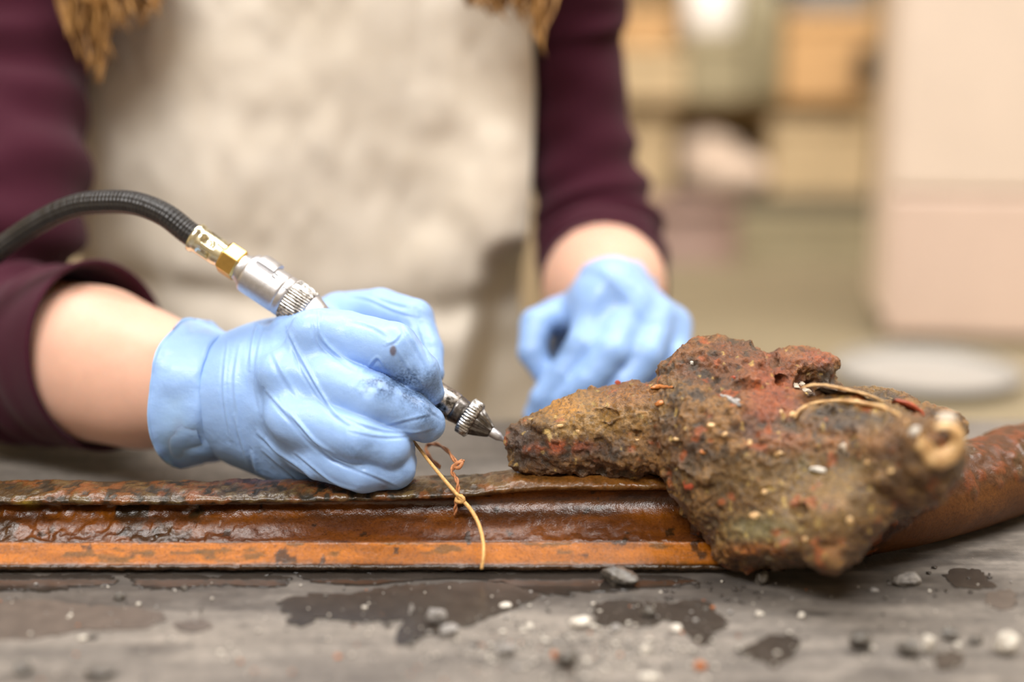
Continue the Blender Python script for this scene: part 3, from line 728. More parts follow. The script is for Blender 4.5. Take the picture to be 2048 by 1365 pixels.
# curled whelk-like shell on the protruding knob, nearest the camera
L, n = hit(1880, 900); th = np.linspace(-.4, math.pi * 1.55, 50); r0 = RW(34, 1880, 890, L[1])
Cs = np.stack((W(1882, 885, L[1])[0] + r0 * np.sin(th) * (1 - .03 * th), np.full(50, L[1] - .001) + .0015 * th * .3, W(1882, 885, L[1])[2] - r0 * 1.05 * np.cos(th + math.pi) * (1 - .03 * th)), 1)
V, Fq = tube(Cs, np.interp(np.linspace(0, 1, 50), (0, .3, .7, 1), (.0012, .0028, .0046, .0034)), 14); V += (fbm(V, 220, 3, 3)[:, None] - .5) * .004
quads('curled_shell', V, Fq, M['shell'], crust)
for (px, py, a, b_, mt) in ((1894, 845, 24, 19, 'shell_white'), (1880, 918, 26, 16, 'shell_orange'), (1830, 868, 16, 14, 'stone_pale')):
    L, n = hit(px, py); r = RW(1, px, py, L[1]); o = link('shell_lump', rock_mesh('shell_lump', (a * r, a * .7 * r, b_ * r), M[mt], int(px), 3, .35, False), None, crust); o.location = L - n * .001
# ------------------------------------------------------------------ air scribe
A0, Y0, A1, Y1 = (472, 528), .698, (1012, 884), .664
Pa, Pb = W(*A0, Y0), W(*A1, Y1); Lt = np.linalg.norm(Pb - Pa); ax = (Pb - Pa) / Lt
tocam = np.array((0, 0, CAMH)) - (Pa + Pb) / 2; tocam /= np.linalg.norm(tocam); nn = tocam - ax * (tocam @ ax); nn /= np.linalg.norm(nn); uu = np.cross(nn, ax); uu *= np.sign(uu[2])


def axpos(px):               # distance along the tool of the point seen at column px
    lo, hi = -.06, Lt + .01
    for _ in range(40):
        mid = (lo + hi) / 2
        if proj([Pa + ax * mid])[0][0] < px: lo = mid
        else: hi = mid
    return lo


def rpx(r, s): return r * (np.array((0, 0, 0)) * 0 + 1)[0] * ((Pa + ax * s)[1] * CP - ((Pa + ax * s)[2] - CAMH) * SP) / FPX


scribe = empty('air_scribe', tuple(Pb), 'pneumatic engraving pen on a black hose, held by the gloved hand', 'tool')


def lathe(name, prof, mat, sides=64, teeth=None, mod=None, depth=.1, smooth=True):
    """prof: (column px on the tool's axis, radius px)"""
    th = np.arange(sides) / sides * 2 * math.pi; V = []
    for i, (px, r) in enumerate(prof):
        s = axpos(px); R = rpx(max(r, .05), s) * np.ones(sides)
        if teeth and teeth[0] <= i <= teeth[1]: R = R * (1 - depth * (0.5 - 0.5 * np.sign(np.cos(th * teeth[2]) + .1)))
        if mod: R = R * mod(i, th)
        V.append(Pa + ax * s + nn * (np.cos(th) * R)[:, None] + uu * (np.sin(th) * R)[:, None])
    Fq = ring_faces(len(prof), sides); V = np.concatenate(V); N = normals(V, Fq)
    if np.mean(np.sum(N * (V - Pa - np.outer((V - Pa) @ ax, ax)), 1)) < 0: Fq = Fq[:, ::-1]
    return quads(name, V, Fq, mat, scribe, smooth)


def ferr(i, th):
    if i in (7, 8): return 1 - .17 * sstep(.5, .62, np.abs(np.cos(3 * (th - .3))))
    return 1


lathe('hose_ferrule', [(388, 0), (388, 27), (390, 31), (396, 31), (399, 27.5), (403, 27.5), (408, 27.5), (409.5, 27.5), (429, 27.5), (430.5, 27.5), (438, 27.5), (444, 26), (452, 26), (454, 24), (454, 0)], M['zinc'], 96, mod=ferr, smooth=True)
hx = lambda i, th: (math.cos(math.pi / 6) / np.cos(((th + .35 + math.pi / 6) % (math.pi / 3)) - math.pi / 6)) * 1.12
lathe('hex_nut', [(448, 0), (448, 27), (452, 31), (478, 31), (482, 27), (482, 0)], M['brass'], 96, mod=hx, smooth=False)
lathe('threaded_neck', [(478, 0), (478, 27), (482, 29), (485, 27.5), (487, 31), (490, 30), (491, 33), (494, 32), (495, 36), (498, 36), (498, 0)], M['alu'])
lathe('throttle_sleeve', [(495, 0), (495, 38), (498, 41.5), (503, 42), (560, 42.5), (565, 42), (566, 40), (566, 0)], M['alu'], 96)
# raised lever block of the sleeve on its upper side
th = np.linspace(.62, 1.75, 20); rows = []
for (px, r) in ((505, 41), (508, 48.5), (512, 50), (536, 50), (540, 48.5), (541, 41)):
    s = axpos(px); R = rpx(r, s); rows.append(Pa + ax * s + nn * (np.cos(th) * R)[:, None] + uu * (np.sin(th) * R)[:, None])
V = np.concatenate(rows); i = np.arange(5)[:, None]; j = np.arange(19)[None, :]
Fq = np.stack((i * 20 + j, i * 20 + j + 1, (i + 1) * 20 + j + 1, (i + 1) * 20 + j), -1).reshape(-1, 4)
endl = [[0, 20, 40, 100], [40, 60, 80, 100], [19, 119, 59, 39], [59, 119, 99, 79]]
quads('lever_block', V, np.vstack((Fq, np.array(endl))), M['alu'], scribe, False)
lathe('index_ring', [(564, 0), (564, 41), (566, 42.5), (577, 42.5), (578, 41), (578, 0)], M['alu'], 96)
lathe('knurled_ring', [(577, 0), (577, 42), (579, 44.5), (590, 44.5), (604, 43.5), (615, 41), (617, 39), (617, 0)], M['steel_knurl'], 240, teeth=(2, 5, 44), depth=.07)
lathe('taper_collar', [(616, 0), (616, 38), (618, 38.5), (636, 31), (646, 27), (648, 0)], M['alu'], 72)
for dx in (0, 6):
    lathe('o_ring', [(646 + dx, 22), (647 + dx, 27), (649 + dx, 28.5), (651 + dx, 27), (652 + dx, 22)], M['rubber'], 48)
lathe('barrel', [(650, 0), (650, 24), (656, 25.5), (740, 25.5), (860, 28), (862, 0)], M['steel_bright'], 64)
lathe('nose', [(858, 0), (858, 27), (862, 29), (908, 29.5), (910, 28), (910, 0)], M['steel_worn'], 64, mod=lambda i, th: 1 + .01 * np.sin(th * 7 + i))
lathe('nose_collar', [(908, 0), (908, 29), (914, 28.5), (921, 27), (934, 26), (934, 0)], M['steel_dark'], 64)
lathe('knurled_nut', [(928, 0), (928, 33), (930.5, 38.5), (948.5, 38.5), (951, 34), (951, 0)], M['steel_knurl'], 216, teeth=(2, 3, 36), depth=.10)
lathe('collet', [(949, 0), (949, 29), (952, 30), (960, 26), (972, 19), (980, 14), (982, 12), (982, 0)], M['steel_dark'], 120, teeth=(1, 5, 8), depth=.22)
lathe('stylus', [(978, 0), (978, 10), (982, 10.5), (997, 9), (1001, 6.5), (1004, 5), (1009, 3.6), (1012, 2.4), (1013, 0)], M['alu'], 32)


def on_tool(name, strokes, px, theta, mat, w=.00022):
    """engraved strokes: u round the barrel (up), v toward the hose, in metres"""
    s0 = axpos(px); R = rpx(42.8, s0) + .0001; parts = []
    for st in strokes:
        Pp = []
        for (u_, v_) in st:
            t = theta + u_ / R; Pp.append(Pa + ax * (s0 - v_) + (nn * math.cos(t) + uu * math.sin(t)) * R)
        parts.append(tube(resample(Pp, max(4, 4 * len(Pp))), w, 6))
    V, Fq = join(parts); return quads(name, V, Fq, mat, scribe)


h_ = .0021; lw = .0012; O = [(lw / 2 + lw / 2 * math.cos(a), h_ / 2 + h_ / 2 * math.sin(a)) for a in np.linspace(0, 2 * math.pi, 13)]
on_tool('lettering', [O], 549, .22, M['ink'], .00015)
for t_ in (.44, .66): on_tool('lettering', [[(0, 0), (0, h_)], [(0, h_), (lw, h_)], [(0, h_ * .55), (lw * .7, h_ * .55)]], 549, t_, M['ink'], .00015)
on_tool('index_mark', [[(0, 0), (0, .0026)], [(-.0008, .0026), (.0008, .0026)]], 577, .30, M['rubber'], .00014)
on_tool('index_mark', [[(0, 0), (.0003, .0022)]], 524, .36, M['rubber'], .00012)

# hose
hp = [W(400, 478, .6805), W(372, 458, .683), W(330, 430, .706), W(275, 408, .710), W(215, 404, .715), W(150, 412, .722), W(80, 444, .728), W(0, 498, .733), W(-120, 590, .728), W(-300, 650, .72), W(-560, 640, .74)]
hp[0] = Pa + ax * axpos(398); hp[1] = Pa + ax * axpos(374) + uu * .0
Cc = resample(hp, 260); sides = 28; V, Fq = tube(Cc, RW(23, 215, 404, .726), sides)
N = normals(V, Fq); ring = np.minimum(np.arange(len(V)) // sides, 259); cen = Cc[ring]
if np.mean(np.sum(N * (V - cen), 1)) < 0: Fq = Fq[:, ::-1]
lng = np.concatenate(([0], np.cumsum(np.linalg.norm(np.diff(Cc, axis=0), axis=1))))[ring]; ang = (np.arange(len(V)) % sides) / sides * 2 * math.pi
br = .5 + .5 * np.sin(lng * 1500 + ang * 7) * np.sin(lng * 1500 - ang * 7)
V = V + ((V - cen) * (.035 * br * sstep(.13, .04, lng))[:, None])
hose = quads('hose', V, Fq, M['hose'], scribe, attrs={'braid': br}); hose['label'] = 'braided black air hose'

# ------------------------------------------------------------------ string on the bar
string = empty('string', tuple(W(915, 998, .632)), 'frayed tan twine, knotted and draped over the bar beside the glove', 'string')


def strand(name, pts, rp, mat, n=80, lay=0.0, two=False):
    Cc = resample([W(*p) for p in pts], n); r = RW(rp, pts[0][0], pts[0][1], pts[0][2]); parts = []
    if two:
        _, A, B = frames(Cc); t = np.linspace(0, n * .28, n)
        for ph in (0, math.pi): parts.append(tube(Cc + (A * np.cos(t + ph)[:, None] + B * np.sin(t + ph)[:, None]) * r * .55, r * .62, 8))
    else: parts.append(tube(Cc, r * np.interp(np.linspace(0, 1, n), (0, .1, .6, 1), (.8, .9, 1.1, .8)), 10))
    V, Fq = join(parts); N = normals(V, Fq); quads(name, V, Fq, mat, string)


strand('strand', [(815, 868, .662), (834, 892, .655), (862, 928, .646), (890, 962, .637), (916, 992, .632), (940, 1018, .628), (957, 1048, .622), (966, 1082, .613), (967, 1112, .606), (963, 1139, .603)], 3.6, M['twine'])
strand('twine_loop', [(880, 935, .664), (862, 918, .672), (852, 900, .682), (858, 890, .684), (876, 890, .678), (896, 903, .664), (910, 922, .652), (920, 926, .648), (926, 922, .646)], 3.8, M['twine_brown'], two=True)
strand('twine_tail', [(925, 922, .646), (908, 932, .643), (904, 945, .640), (911, 955, .638), (916, 972, .635), (913, 998, .634), (911, 1015, .634), (910, 1030, .635)], 3.8, M['twine_brown'], two=True)
strand('knot', [(906, 940, .640), (914, 928, .639), (924, 926, .639), (918, 936, .638), (908, 934, .640), (915, 924, .641)], 3.6, M['twine_brown'])
strand('knot', [(914, 990, .632), (926, 996, .630), (926, 1004, .630), (914, 1003, .632), (915, 994, .634), (924, 992, .632)], 3.8, M['twine'])

# ------------------------------------------------------------------ wet patches and grit on the mat


def patch(name, pix, mat, label, z=.00012, edge=.35, seed=1, cat='wet patch', group=None):
    P = np.array([T(*p)[:2] for p in pix]); Q = np.vstack((P, P[:1])); n = len(P) * 24
    Cc = resample(np.column_stack((Q, np.zeros(len(Q)))), n)[:-1]
    c = Cc.mean(0); sz = np.linalg.norm(Cc - c, axis=1).mean()
    nz = (fbm(Cc, 120, 4, seed) - .5) * .011 * edge / .35 + (fbm(Cc, 420, 3, seed + 5) - .5) * .006 * edge / .35
    d = (Cc - c) / (np.linalg.norm(Cc - c, axis=1)[:, None] + 1e-9); Cc = Cc + d * (nz * min(1, sz / .015))[:, None]
    bm = bmesh.new(); lo = [bm.verts.new((x, y, -.0006)) for x, y, _ in Cc]; hi = [bm.verts.new((x, y, z * .3)) for x, y, _ in Cc]
    ins = Cc - d * .0005; tp = [bm.verts.new((x, y, z)) for x, y, _ in ins]; k = len(lo)
    for i in range(k):
        j = (i + 1) % k; bm.faces.new((lo[i], lo[j], hi[j], hi[i])); bm.faces.new((hi[i], hi[j], tp[j], tp[i]))
    es = [e for e in bm.edges if e.verts[0] in set(tp) and e.verts[1] in set(tp)]
    bmesh.ops.triangle_fill(bm, use_beauty=True, use_dissolve=False, edges=es)
    o = from_bm(name, bm, mat, smooth=False); return tag(o, label, cat, group)


PG = 'wet patches on the grey mat'
patch('wet_patch', [(555, 1206), (610, 1190), (700, 1186), (800, 1172), (900, 1166), (1000, 1168), (1082, 1186), (1040, 1212), (960, 1244), (880, 1268), (800, 1290), (795, 1262), (815, 1240), (720, 1244), (640, 1236), (600, 1254), (575, 1232)], M['wet'], 'largest dark wet patch, spreading below the hanging string', group=PG, seed=1)
patch('wet_patch', [(1186, 1208), (1240, 1200), (1330, 1206), (1385, 1200), (1420, 1206), (1452, 1244), (1432, 1262), (1422, 1292), (1396, 1290), (1370, 1266), (1348, 1246), (1318, 1240), (1296, 1256), (1240, 1252), (1192, 1248)], M['wet'], 'notched dark wet patch below the bar in the middle right', group=PG, seed=2)
patch('wet_patch', [(1470, 1304), (1504, 1286), (1552, 1274), (1590, 1278), (1600, 1296), (1580, 1314), (1552, 1338), (1530, 1320), (1500, 1316)], M['wet'], 'small pointed wet patch nearest the bottom edge', group=PG, seed=3)
patch('wet_patch', [(1886, 1150), (1920, 1138), (1960, 1142), (1975, 1158), (2000, 1172), (1960, 1178), (1904, 1174)], M['wet'], 'dark wet patch right of the pale stone chip', group=PG, seed=4)
patch('wet_patch', [(1976, 1186), (2020, 1180), (2034, 1206), (2010, 1222), (1980, 1214)], M['damp'], 'small faded wet patch at the far right edge', group=PG, seed=5)
patch('wet_patch', [(-60, 1206), (60, 1202), (160, 1208), (280, 1218), (326, 1236), (300, 1254), (180, 1262), (60, 1276), (-60, 1280)], M['damp'], 'broad faded brown damp patch at the left edge', group=PG, seed=6, z=.00012)
patch('wet_patch', [(1868, 1312), (1902, 1302), (1930, 1316), (1912, 1336), (1876, 1338)], M['wet'], 'little wet patch among the stones at lower right', group=PG, seed=8)
patch('wet_patch', [(350, 1246), (400, 1240), (428, 1252), (390, 1264), (352, 1260)], M['damp'], 'little damp patch right of the broad brown one', group=PG, seed=9, z=.00012)
PUD = 'puddles along the foot of the bar'
patch('puddle', [(-60, 1147), (60, 1150), (160, 1149), (230, 1152), (222, 1170), (130, 1176), (30, 1182), (-60, 1184)], M['water'], 'shiny dark puddle and painted shadow strip under the left end of the bar', .00014, .4, 11, 'puddle', PUD)  # dark water sheet that also draws the bar's shadow strip
patch('puddle', [(250, 1150), (420, 1148), (560, 1150), (575, 1166), (520, 1176), (420, 1172), (300, 1176)], M['water'], 'shiny puddle under the bar left of the string', .00014, .6, 12, 'puddle', PUD)
patch('puddle', [(620, 1148), (800, 1146), (1000, 1146), (1180, 1148), (1330, 1154), (1350, 1168), (1250, 1182), (1100, 1190), (1000, 1162), (860, 1160), (740, 1170), (640, 1164)], M['water'], 'longest puddle under the bar, reaching to the crust', .00014, .8, 13, 'puddle', PUD)
DG = 'small water drops scattered on the mat'
for q in range(46):
    if q < 26: px, py = random.uniform(1330, 1520), random.uniform(1160, 1215)
    elif q < 38: px, py = random.uniform(1740, 1990), random.uniform(1120, 1200)
    else: px, py = random.uniform(120, 900), random.uniform(1190, 1320)
    p = T(px, py); r = random.uniform(.0004, .0013) * random.choice((1, 1, 1.6)); me = bpy.data.meshes.new('water_drop'); bm = bmesh.new()
    bmesh.ops.create_uvsphere(bm, u_segments=10, v_segments=6, radius=1); 
    for v in bm.verts: v.co = (v.co.x * r * (1 + .3 * math.sin(3 * v.co.y + q)), v.co.y * r * .9, max(v.co.z, -.4) * .0005)
    bm.to_mesh(me); bm.free(); me.materials.append(M['wet'])
    for f_ in me.polygons: f_.use_smooth = True
    o = bpy.data.objects.new('water_drop', me); COL.objects.link(o); o.location = (p[0], p[1], .0002); tag(o, 'small dark water drop on the grey mat', 'drop', DG)

SG = 'stone fragments chipped off onto the mat'
stones = [(1235, 1157, 44, 19, 'stone_dark', 'longest dark pitted stone lying against the foot of the bar'), (1523, 1160, 15, 15, 'stone_dark', 'dark round stone under the crust'), (1815, 1160, 31, 14, 'stone_grey', 'pale grey faceted chip in front of the tail'),
          (1748, 1179, 11, 5, 'stone_grey', 'small flat grey chip left of the pale faceted chip'), (1163, 1246, 24, 12, 'stone_pale', 'pale chip at the left of the notched wet patch'), (1295, 1226, 17, 12, 'stone_dark', 'glinting dark stone inside the notched wet patch'),
          (1519, 1226, 11, 7, 'stone_pale', 'white square chip right of the notched wet patch'), (1603, 1232, 9, 6, 'stone_pale', 'tiny pale chip right of the white square chip'), (1720, 1288, 24, 22, 'stone_dark', 'dark peaked stone left of the stone cluster at lower right'),
          (1822, 1302, 26, 18, 'stone_dark', 'dark stone in the cluster at lower right'), (1856, 1296, 13, 20, 'stone_pale', 'pale upright stone in the cluster at lower right'), (1900, 1272, 19, 13, 'stone_dark', 'dark stone behind the cluster at lower right'), (1950, 1282, 16, 9, 'stone_dark', 'low dark stone right of the cluster'),
          (2014, 1292, 25, 26, 'stone_pale', 'big pale stone at the lower right corner'), (1130, 1326, 28, 19, 'stone_dark', 'dark stone at the bottom, below the pale chip'), (1291, 1300, 12, 8, 'stone_pale', 'white pebble below the notched wet patch'), (1300, 1357, 22, 10, 'stone_pale', 'flat white pebble cut by the bottom edge'),
          (1352, 1258, 13, 9, 'stone_pale', 'pale chip on the rim of the notched wet patch'), (1230, 1257, 12, 9, 'stone_grey', 'greyish chip below the notched wet patch'), (870, 1238, 21, 20, 'stone_grey', 'tall grey stone on the largest wet patch'), (898, 1264, 23, 12, 'stone_grey', 'flat grey stone beside the tall grey one'),
          (823, 1220, 6, 11, 'stone_grey', 'thin upright sliver on the largest wet patch'), (822, 1290, 8, 7, 'stone_dark', 'dark crumb at the tip of the largest wet patch'), (240, 1194, 14, 8, 'stone_dark', 'dark crumb below the left end of the bar'), (277, 1208, 6, 5, 'stone_pale', 'pale crumb right of the dark crumb at left'), (368, 1176, 9, 6, 'stone_dark', 'dark crumb below the middle puddle'),
          (200, 1346, 32, 15, 'stone_dark', 'blurred dark stone at the bottom left'), (45, 1340, 18, 13, 'stone_dark', 'blurred dark stone at the lower left corner'), (1012, 1302, 22, 14, 'stone_grey', 'blurred grey stone at the bottom middle'), (165, 1276, 10, 6, 'stone_pale', 'pale crumb below the broad brown damp patch'), (440, 1304, 6, 5, 'stone_pale', 'tiny white crumb left of the fold'), (1012, 1211, 14, 6, 'stone_pale', 'pale flake at the right tip of the largest wet patch'),
          (675, 1312, 7, 5, 'stone_rust', 'orange crumb near the bottom middle'), (1108, 1308, 7, 7, 'stone_rust', 'orange crumb left of the dark bottom stone'), (1400, 1332, 14, 10, 'stone_rust', 'tan crumb below the notched wet patch'), (1060, 1252, 9, 6, 'stone_pale', 'pale crumb left of the pale chip'), (1745, 1295, 6, 6, 'stone_pale', 'white crumb by the dark peaked stone'), (1915, 1290, 8, 7, 'stone_pale', 'white crumb in front of the dark cluster stone')]
for q, (px, py, a, b_, mt, lab) in enumerate(stones):
    p = T(px, py + b_ * .6); r = RW(1, px, py, p[1]); hz = b_ * r * 1.05
    o = link('stone', rock_mesh('stone', (a * r, (a + b_) * .45 * r, hz), M[mt], 100 + q, 3 if a > 12 else 2, .55), None); lo = min(v.co.z for v in o.data.vertices); o.location = (p[0], p[1] + b_ * r * .3, -lo - .0008)
    o.rotation_euler = (0, 0, random.uniform(-.6, .6)); tag(o, lab, 'stone', SG)
# grit nobody could count
bm = bmesh.new(); g = np.random.default_rng(5)
for q in range(900):
    px, py = g.uniform(-20, 2060), g.uniform(1165, 1364) ** 1.0
    if g.random() < .55: px = g.normal(1150, 170); py = g.normal(1300, 36)
    if not 1160 < py < 1375: continue
    p = T(px, py); r = abs(g.normal(0, .00036)) + .00018
    t_ = bmesh.ops.create_icosphere(bm, subdivisions=1, radius=1, matrix=Matrix.Translation((p[0], p[1], r * .5)) @ Matrix.Diagonal((r * g.uniform(.7, 1.5), r, r * .8, 1)))
    mi = int(g.choice([0, 1, 2, 3], p=[.35, .3, .3, .05]))
    for v in t_['verts']:
        for f_ in v.link_faces: f_.material_index = mi
o = from_bm('grit', bm, M['stone_pale']); o.data.materials.append(M['stone_grey']); o.data.materials.append(M['stone_dark']); o.data.materials.append(M['stone_rust'])
tag(o, 'fine pale grit strewn over the grey mat', 'grit', kind='stuff')

# ------------------------------------------------------------------ person
BX = -.145
person = empty('person', (BX, 1.03, -.9), 'person in a maroon sweater, beige apron and blue gloves, bent over the bar', 'person')
SHR, ELR = np.array((BX - .185, .985, .36)), W(-55, 700, .835)
WRR = W(425, 788, .703)
SHL, ELL, WRL = np.array((BX + .185, 1.0, .36)), W(1215, 455, 1.01), W(1222, 612, .815)
P_ = lambda px, py, Y, r: (W(px, py, Y), RW(r, px, py, Y))

DH = .036
PH_ = lambda px, py, Y, r: P_(px, py, Y + DH, r)
WH = lambda px, py, Y: W(px, py, Y + DH)
# right hand: finger chains (column, row, distance, radius px)
HR = dict(
    index=[PH_(600, 676, .652, 62), PH_(690, 680, .634, 58), PH_(785, 697, .620, 52), PH_(838, 745, .620, 42), PH_(862, 785, .624, 27)],
    middle=[PH_(560, 745, .640, 58), PH_(650, 762, .622, 58), PH_(745, 798, .608, 52), PH_(820, 832, .612, 46), PH_(852, 848, .618, 38)],
    ring=[PH_(560, 820, .634, 56), PH_(640, 848, .612, 58), PH_(715, 876, .600, 50), PH_(775, 896, .604, 46), PH_(792, 902, .616, 38)],
    little=[PH_(575, 872, .634, 54), PH_(650, 912, .612, 50), PH_(730, 942, .603, 45), PH_(788, 938, .608, 42), PH_(800, 925, .62, 34)],
    thumb=[PH_(560, 720, .69, 70), PH_(680, 640, .70, 54), PH_(760, 625, .688, 48), PH_(826, 640, .676, 42), PH_(850, 700, .664, 36), PH_(862, 745, .652, 26)])


def hand_field(f, H, s=1.0, wrist=None, extra=()):
    for a, b, ra, rb, k in extra: f.cap(a, b, ra * s, rb * s, k)
    for nme, ch in H.items():
        ch = [(c, r * s) for c, r in ch]; f.cap(ch[0][0], ch[1][0], ch[0][1], ch[1][1], .006 if nme != 'thumb' else .008)
        f.chain(ch[1:], .0014)


def fit(H, pad, extra):
    pts = [c for ch in H.values() for c, _ in ch] + [e[0] for e in extra] + [e[1] for e in extra]; rmax = max(r for ch in H.values() for _, r in ch)
    rmax = max([rmax] + [e[2] for e in extra]); return np.min(pts, 0) - rmax - pad, np.max(pts, 0) + rmax + pad


exR = [(WH(495, 770, .662), WH(600, 730, .655), RW(92, 455, 780, .70), RW(84, 580, 740, .69), .012), (WH(495, 800, .662), WH(600, 830, .645), RW(98, 455, 780, .70), RW(84, 590, 830, .68), .014), (WH(500, 812, .662), WH(590, 880, .650), RW(88, 450, 800, .70), RW(78, 590, 880, .69), .014),
       (WH(520, 848, .662), WH(620, 905, .648), RW(88, 520, 850, .70), RW(74, 620, 905, .69), .014),
       (WH(482, 788, .664), WH(520, 786, .660), RW(112, 430, 790, .70), RW(118, 470, 790, .70), .012), (WH(540, 720, .672), WH(640, 660, .675), RW(70, 500, 720, .71), RW(52, 640, 660, .71), .014)]
lo, hi = fit(HR, .006, exR); gf = Field(lo, hi, .0006); hand_field(gf, HR, 1.0, extra=exR)
gf.ell(WH(560, 748, .622), [RW(44, 560, 748, .62)] * 3, .012); gf.ell(WH(622, 664, .628), [RW(44, 620, 664, .62)] * 3, .012); gf.ell(WH(575, 838, .612), [RW(40, 575, 838, .61)] * 3, .012)
GV, GF = gf.mesh()


def seg_dist(pj, line):
    best = np.full(len(pj), 1e9); side = np.zeros(len(pj)); tt = np.zeros(len(pj)); n = len(line) - 1
    for i in range(n):
        a, b = np.array(line[i], float), np.array(line[i + 1], float); ab = b - a; t = np.clip(((pj - a) @ ab) / (ab @ ab), 0, 1)
        v = pj - a - t[:, None] * ab; d = np.hypot(v[:, 0], v[:, 1]); m_ = d < best; best[m_] = d[m_]; tt[m_] = ((i + t) / n)[m_]
        side[m_] = np.sign(ab[0] * v[:, 1] - ab[1] * v[:, 0])[m_]
    return best, side, tt


def wrinkle(V, Fq, folds):
    N = normals(V, Fq); pj = proj(V); view = np.array((0, 0, CAMH)) - V; view /= np.linalg.norm(view, axis=1)[:, None]; fr = sstep(.05, .3, np.sum(N * view, 1)); D = np.zeros(len(V))
    for line, h, wd in folds:
        ln = resample(np.column_stack((line, np.zeros(len(line)))), 24)[:, :2]; d, s, t = seg_dist(pj, ln); env = np.sin(np.pi * np.clip(t, .04, .96)) ** .6
        wd = wd * .75; D += env * h * 1.3 * (np.exp(-(d / wd) ** 2) - .8 * np.exp(-((d * s - wd * 1.7) / (wd * 1.1)) ** 2))
    return V + N * (D * fr)[:, None], N


folds = [([(637, 612), (639, 661), (651, 686), (684, 716), (714, 736)], .0007, 5), ([(576, 661), (593, 697), (619, 745), (641, 782), (670, 826), (700, 848)], .0008, 5), ([(534, 782), (571, 822), (611, 862), (648, 899), (684, 924), (721, 935)], .0008, 5),
         ([(516, 866), (556, 902), (611, 943), (651, 983)], .0007, 5), ([(534, 880), (578, 928), (630, 961)], .0006, 5), ([(520, 628), (506, 686), (500, 740)], .0006, 5), ([(505, 905), (514, 940), (536, 960)], .0008, 6), ([(545, 700), (565, 745), (600, 800)], .0004, 6), ([(560, 800), (620, 870), (680, 915)], .0005, 4),
         ([(480, 690), (470, 760), (478, 850)], .0004, 5), ([(455, 680), (448, 780), (462, 880)], .0004, 4), ([(590, 905), (660, 960), (720, 985)], .0006, 4), ([(680, 830), (760, 858), (850, 866)], .0004, 4), ([(770, 850), (820, 838), (868, 826)], .0003, 4), ([(690, 930), (750, 952), (800, 975)], .0004, 4), ([(500, 640), (530, 655), (560, 640)], .0004, 5),
         ([(745, 590), (790, 605), (830, 612)], .0004, 5), ([(800, 640), (830, 690), (860, 740)], .0004, 5), ([(835, 640), (850, 690), (868, 730)], .0004, 4), ([(795, 700), (820, 740), (850, 775)], .0004, 4), ([(735, 735), (755, 715), (770, 735)], .0005, 4), ([(770, 690), (790, 680), (800, 665)], .0003, 4), ([(628, 618), (630, 650), (640, 690), (668, 716)], .0004, 4), ([(590, 690), (606, 740), (636, 790), (668, 830)], .0004, 4), ([(548, 800), (590, 850), (640, 900), (700, 930)], .0004, 4), ([(524, 900), (566, 935), (610, 968), (660, 985)], .0005, 4), ([(540, 640), (520, 690), (512, 760), (524, 830)], .0003, 5), ([(470, 830), (482, 880), (500, 930)], .0005, 5), ([(600, 612), (640, 620), (690, 622)], .0003, 4), ([(700, 640), (740, 650), (780, 672)], .0003, 5), ([(700, 590), (740, 598), (790, 620), (835, 632)], .0004, 4), ([(840, 800), (862, 822), (884, 838)], .0003, 3), ([(700, 860), (760, 872), (820, 868), (868, 856)], .0003, 4)]
GV, GN = wrinkle(GV, GF, folds); pj = proj(GV)
GV += GN * ((fbm(GV * (1, 1, 1), 60, 3, 3) - .5) * .0012)[:, None]
gb = lambda x, y, a, b_: np.exp(-(((pj[:, 0] - x) / a) ** 2 + ((pj[:, 1] - y) / b_) ** 2))
gn_ = sstep(.35, .6, fbm(GV, 160, 4, 5))
grime_shade = np.clip(.8 * gb(835, 765, 60, 45) * (.4 + .6 * gn_) + .9 * gb(760, 770, 50, 24) * gn_ + .6 * gb(850, 830, 45, 40) * (.4 + .6 * gn_) + .45 * gb(720, 905, 60, 25) * gn_ + .4 * gb(840, 790, 30, 20) + .3 * gb(800, 950, 40, 30) * gn_ + .35 * gb(845, 650, 40, 60) * gn_, 0, .9)
brown = np.clip(1.6 * np.exp(-((((pj[:, 0] - 786) / 6) ** 2 + ((pj[:, 1] - 702) / 10) ** 2)) ** 2) + .6 * gb(768, 974, 10, 8), 0, 1) * .8
gloveR = quads('glove', GV, GF, M['glove'], person, attrs={'grime_shade': grime_shade, 'brown': brown}); gloveR['label'] = 'blue glove gripping the engraving pen, smudged at the fingertips'


def loft(rings, sides, ripple=None):
    """rings: (centre, axis, r_up, r_side, phase)"""
    V = []; th = np.arange(sides) / sides * 2 * math.pi
    for i, (c, a, ru, rs) in enumerate(rings):
        a = np.array(a) / np.linalg.norm(a); up = np.array((0, 0, 1.0)); up = up - a * (a @ up); up /= np.linalg.norm(up); sd = np.cross(a, up)
        k_ = 1 + (ripple(i, th) if ripple else 0)
        V.append(c + up * (np.cos(th) * ru * k_)[:, None] + sd * (np.sin(th) * rs * k_)[:, None])
    V = np.concatenate(V); Fq = ring_faces(len(rings), sides); c0 = np.repeat(np.array([r[0] for r in rings]), sides, 0)
    return V, Fq


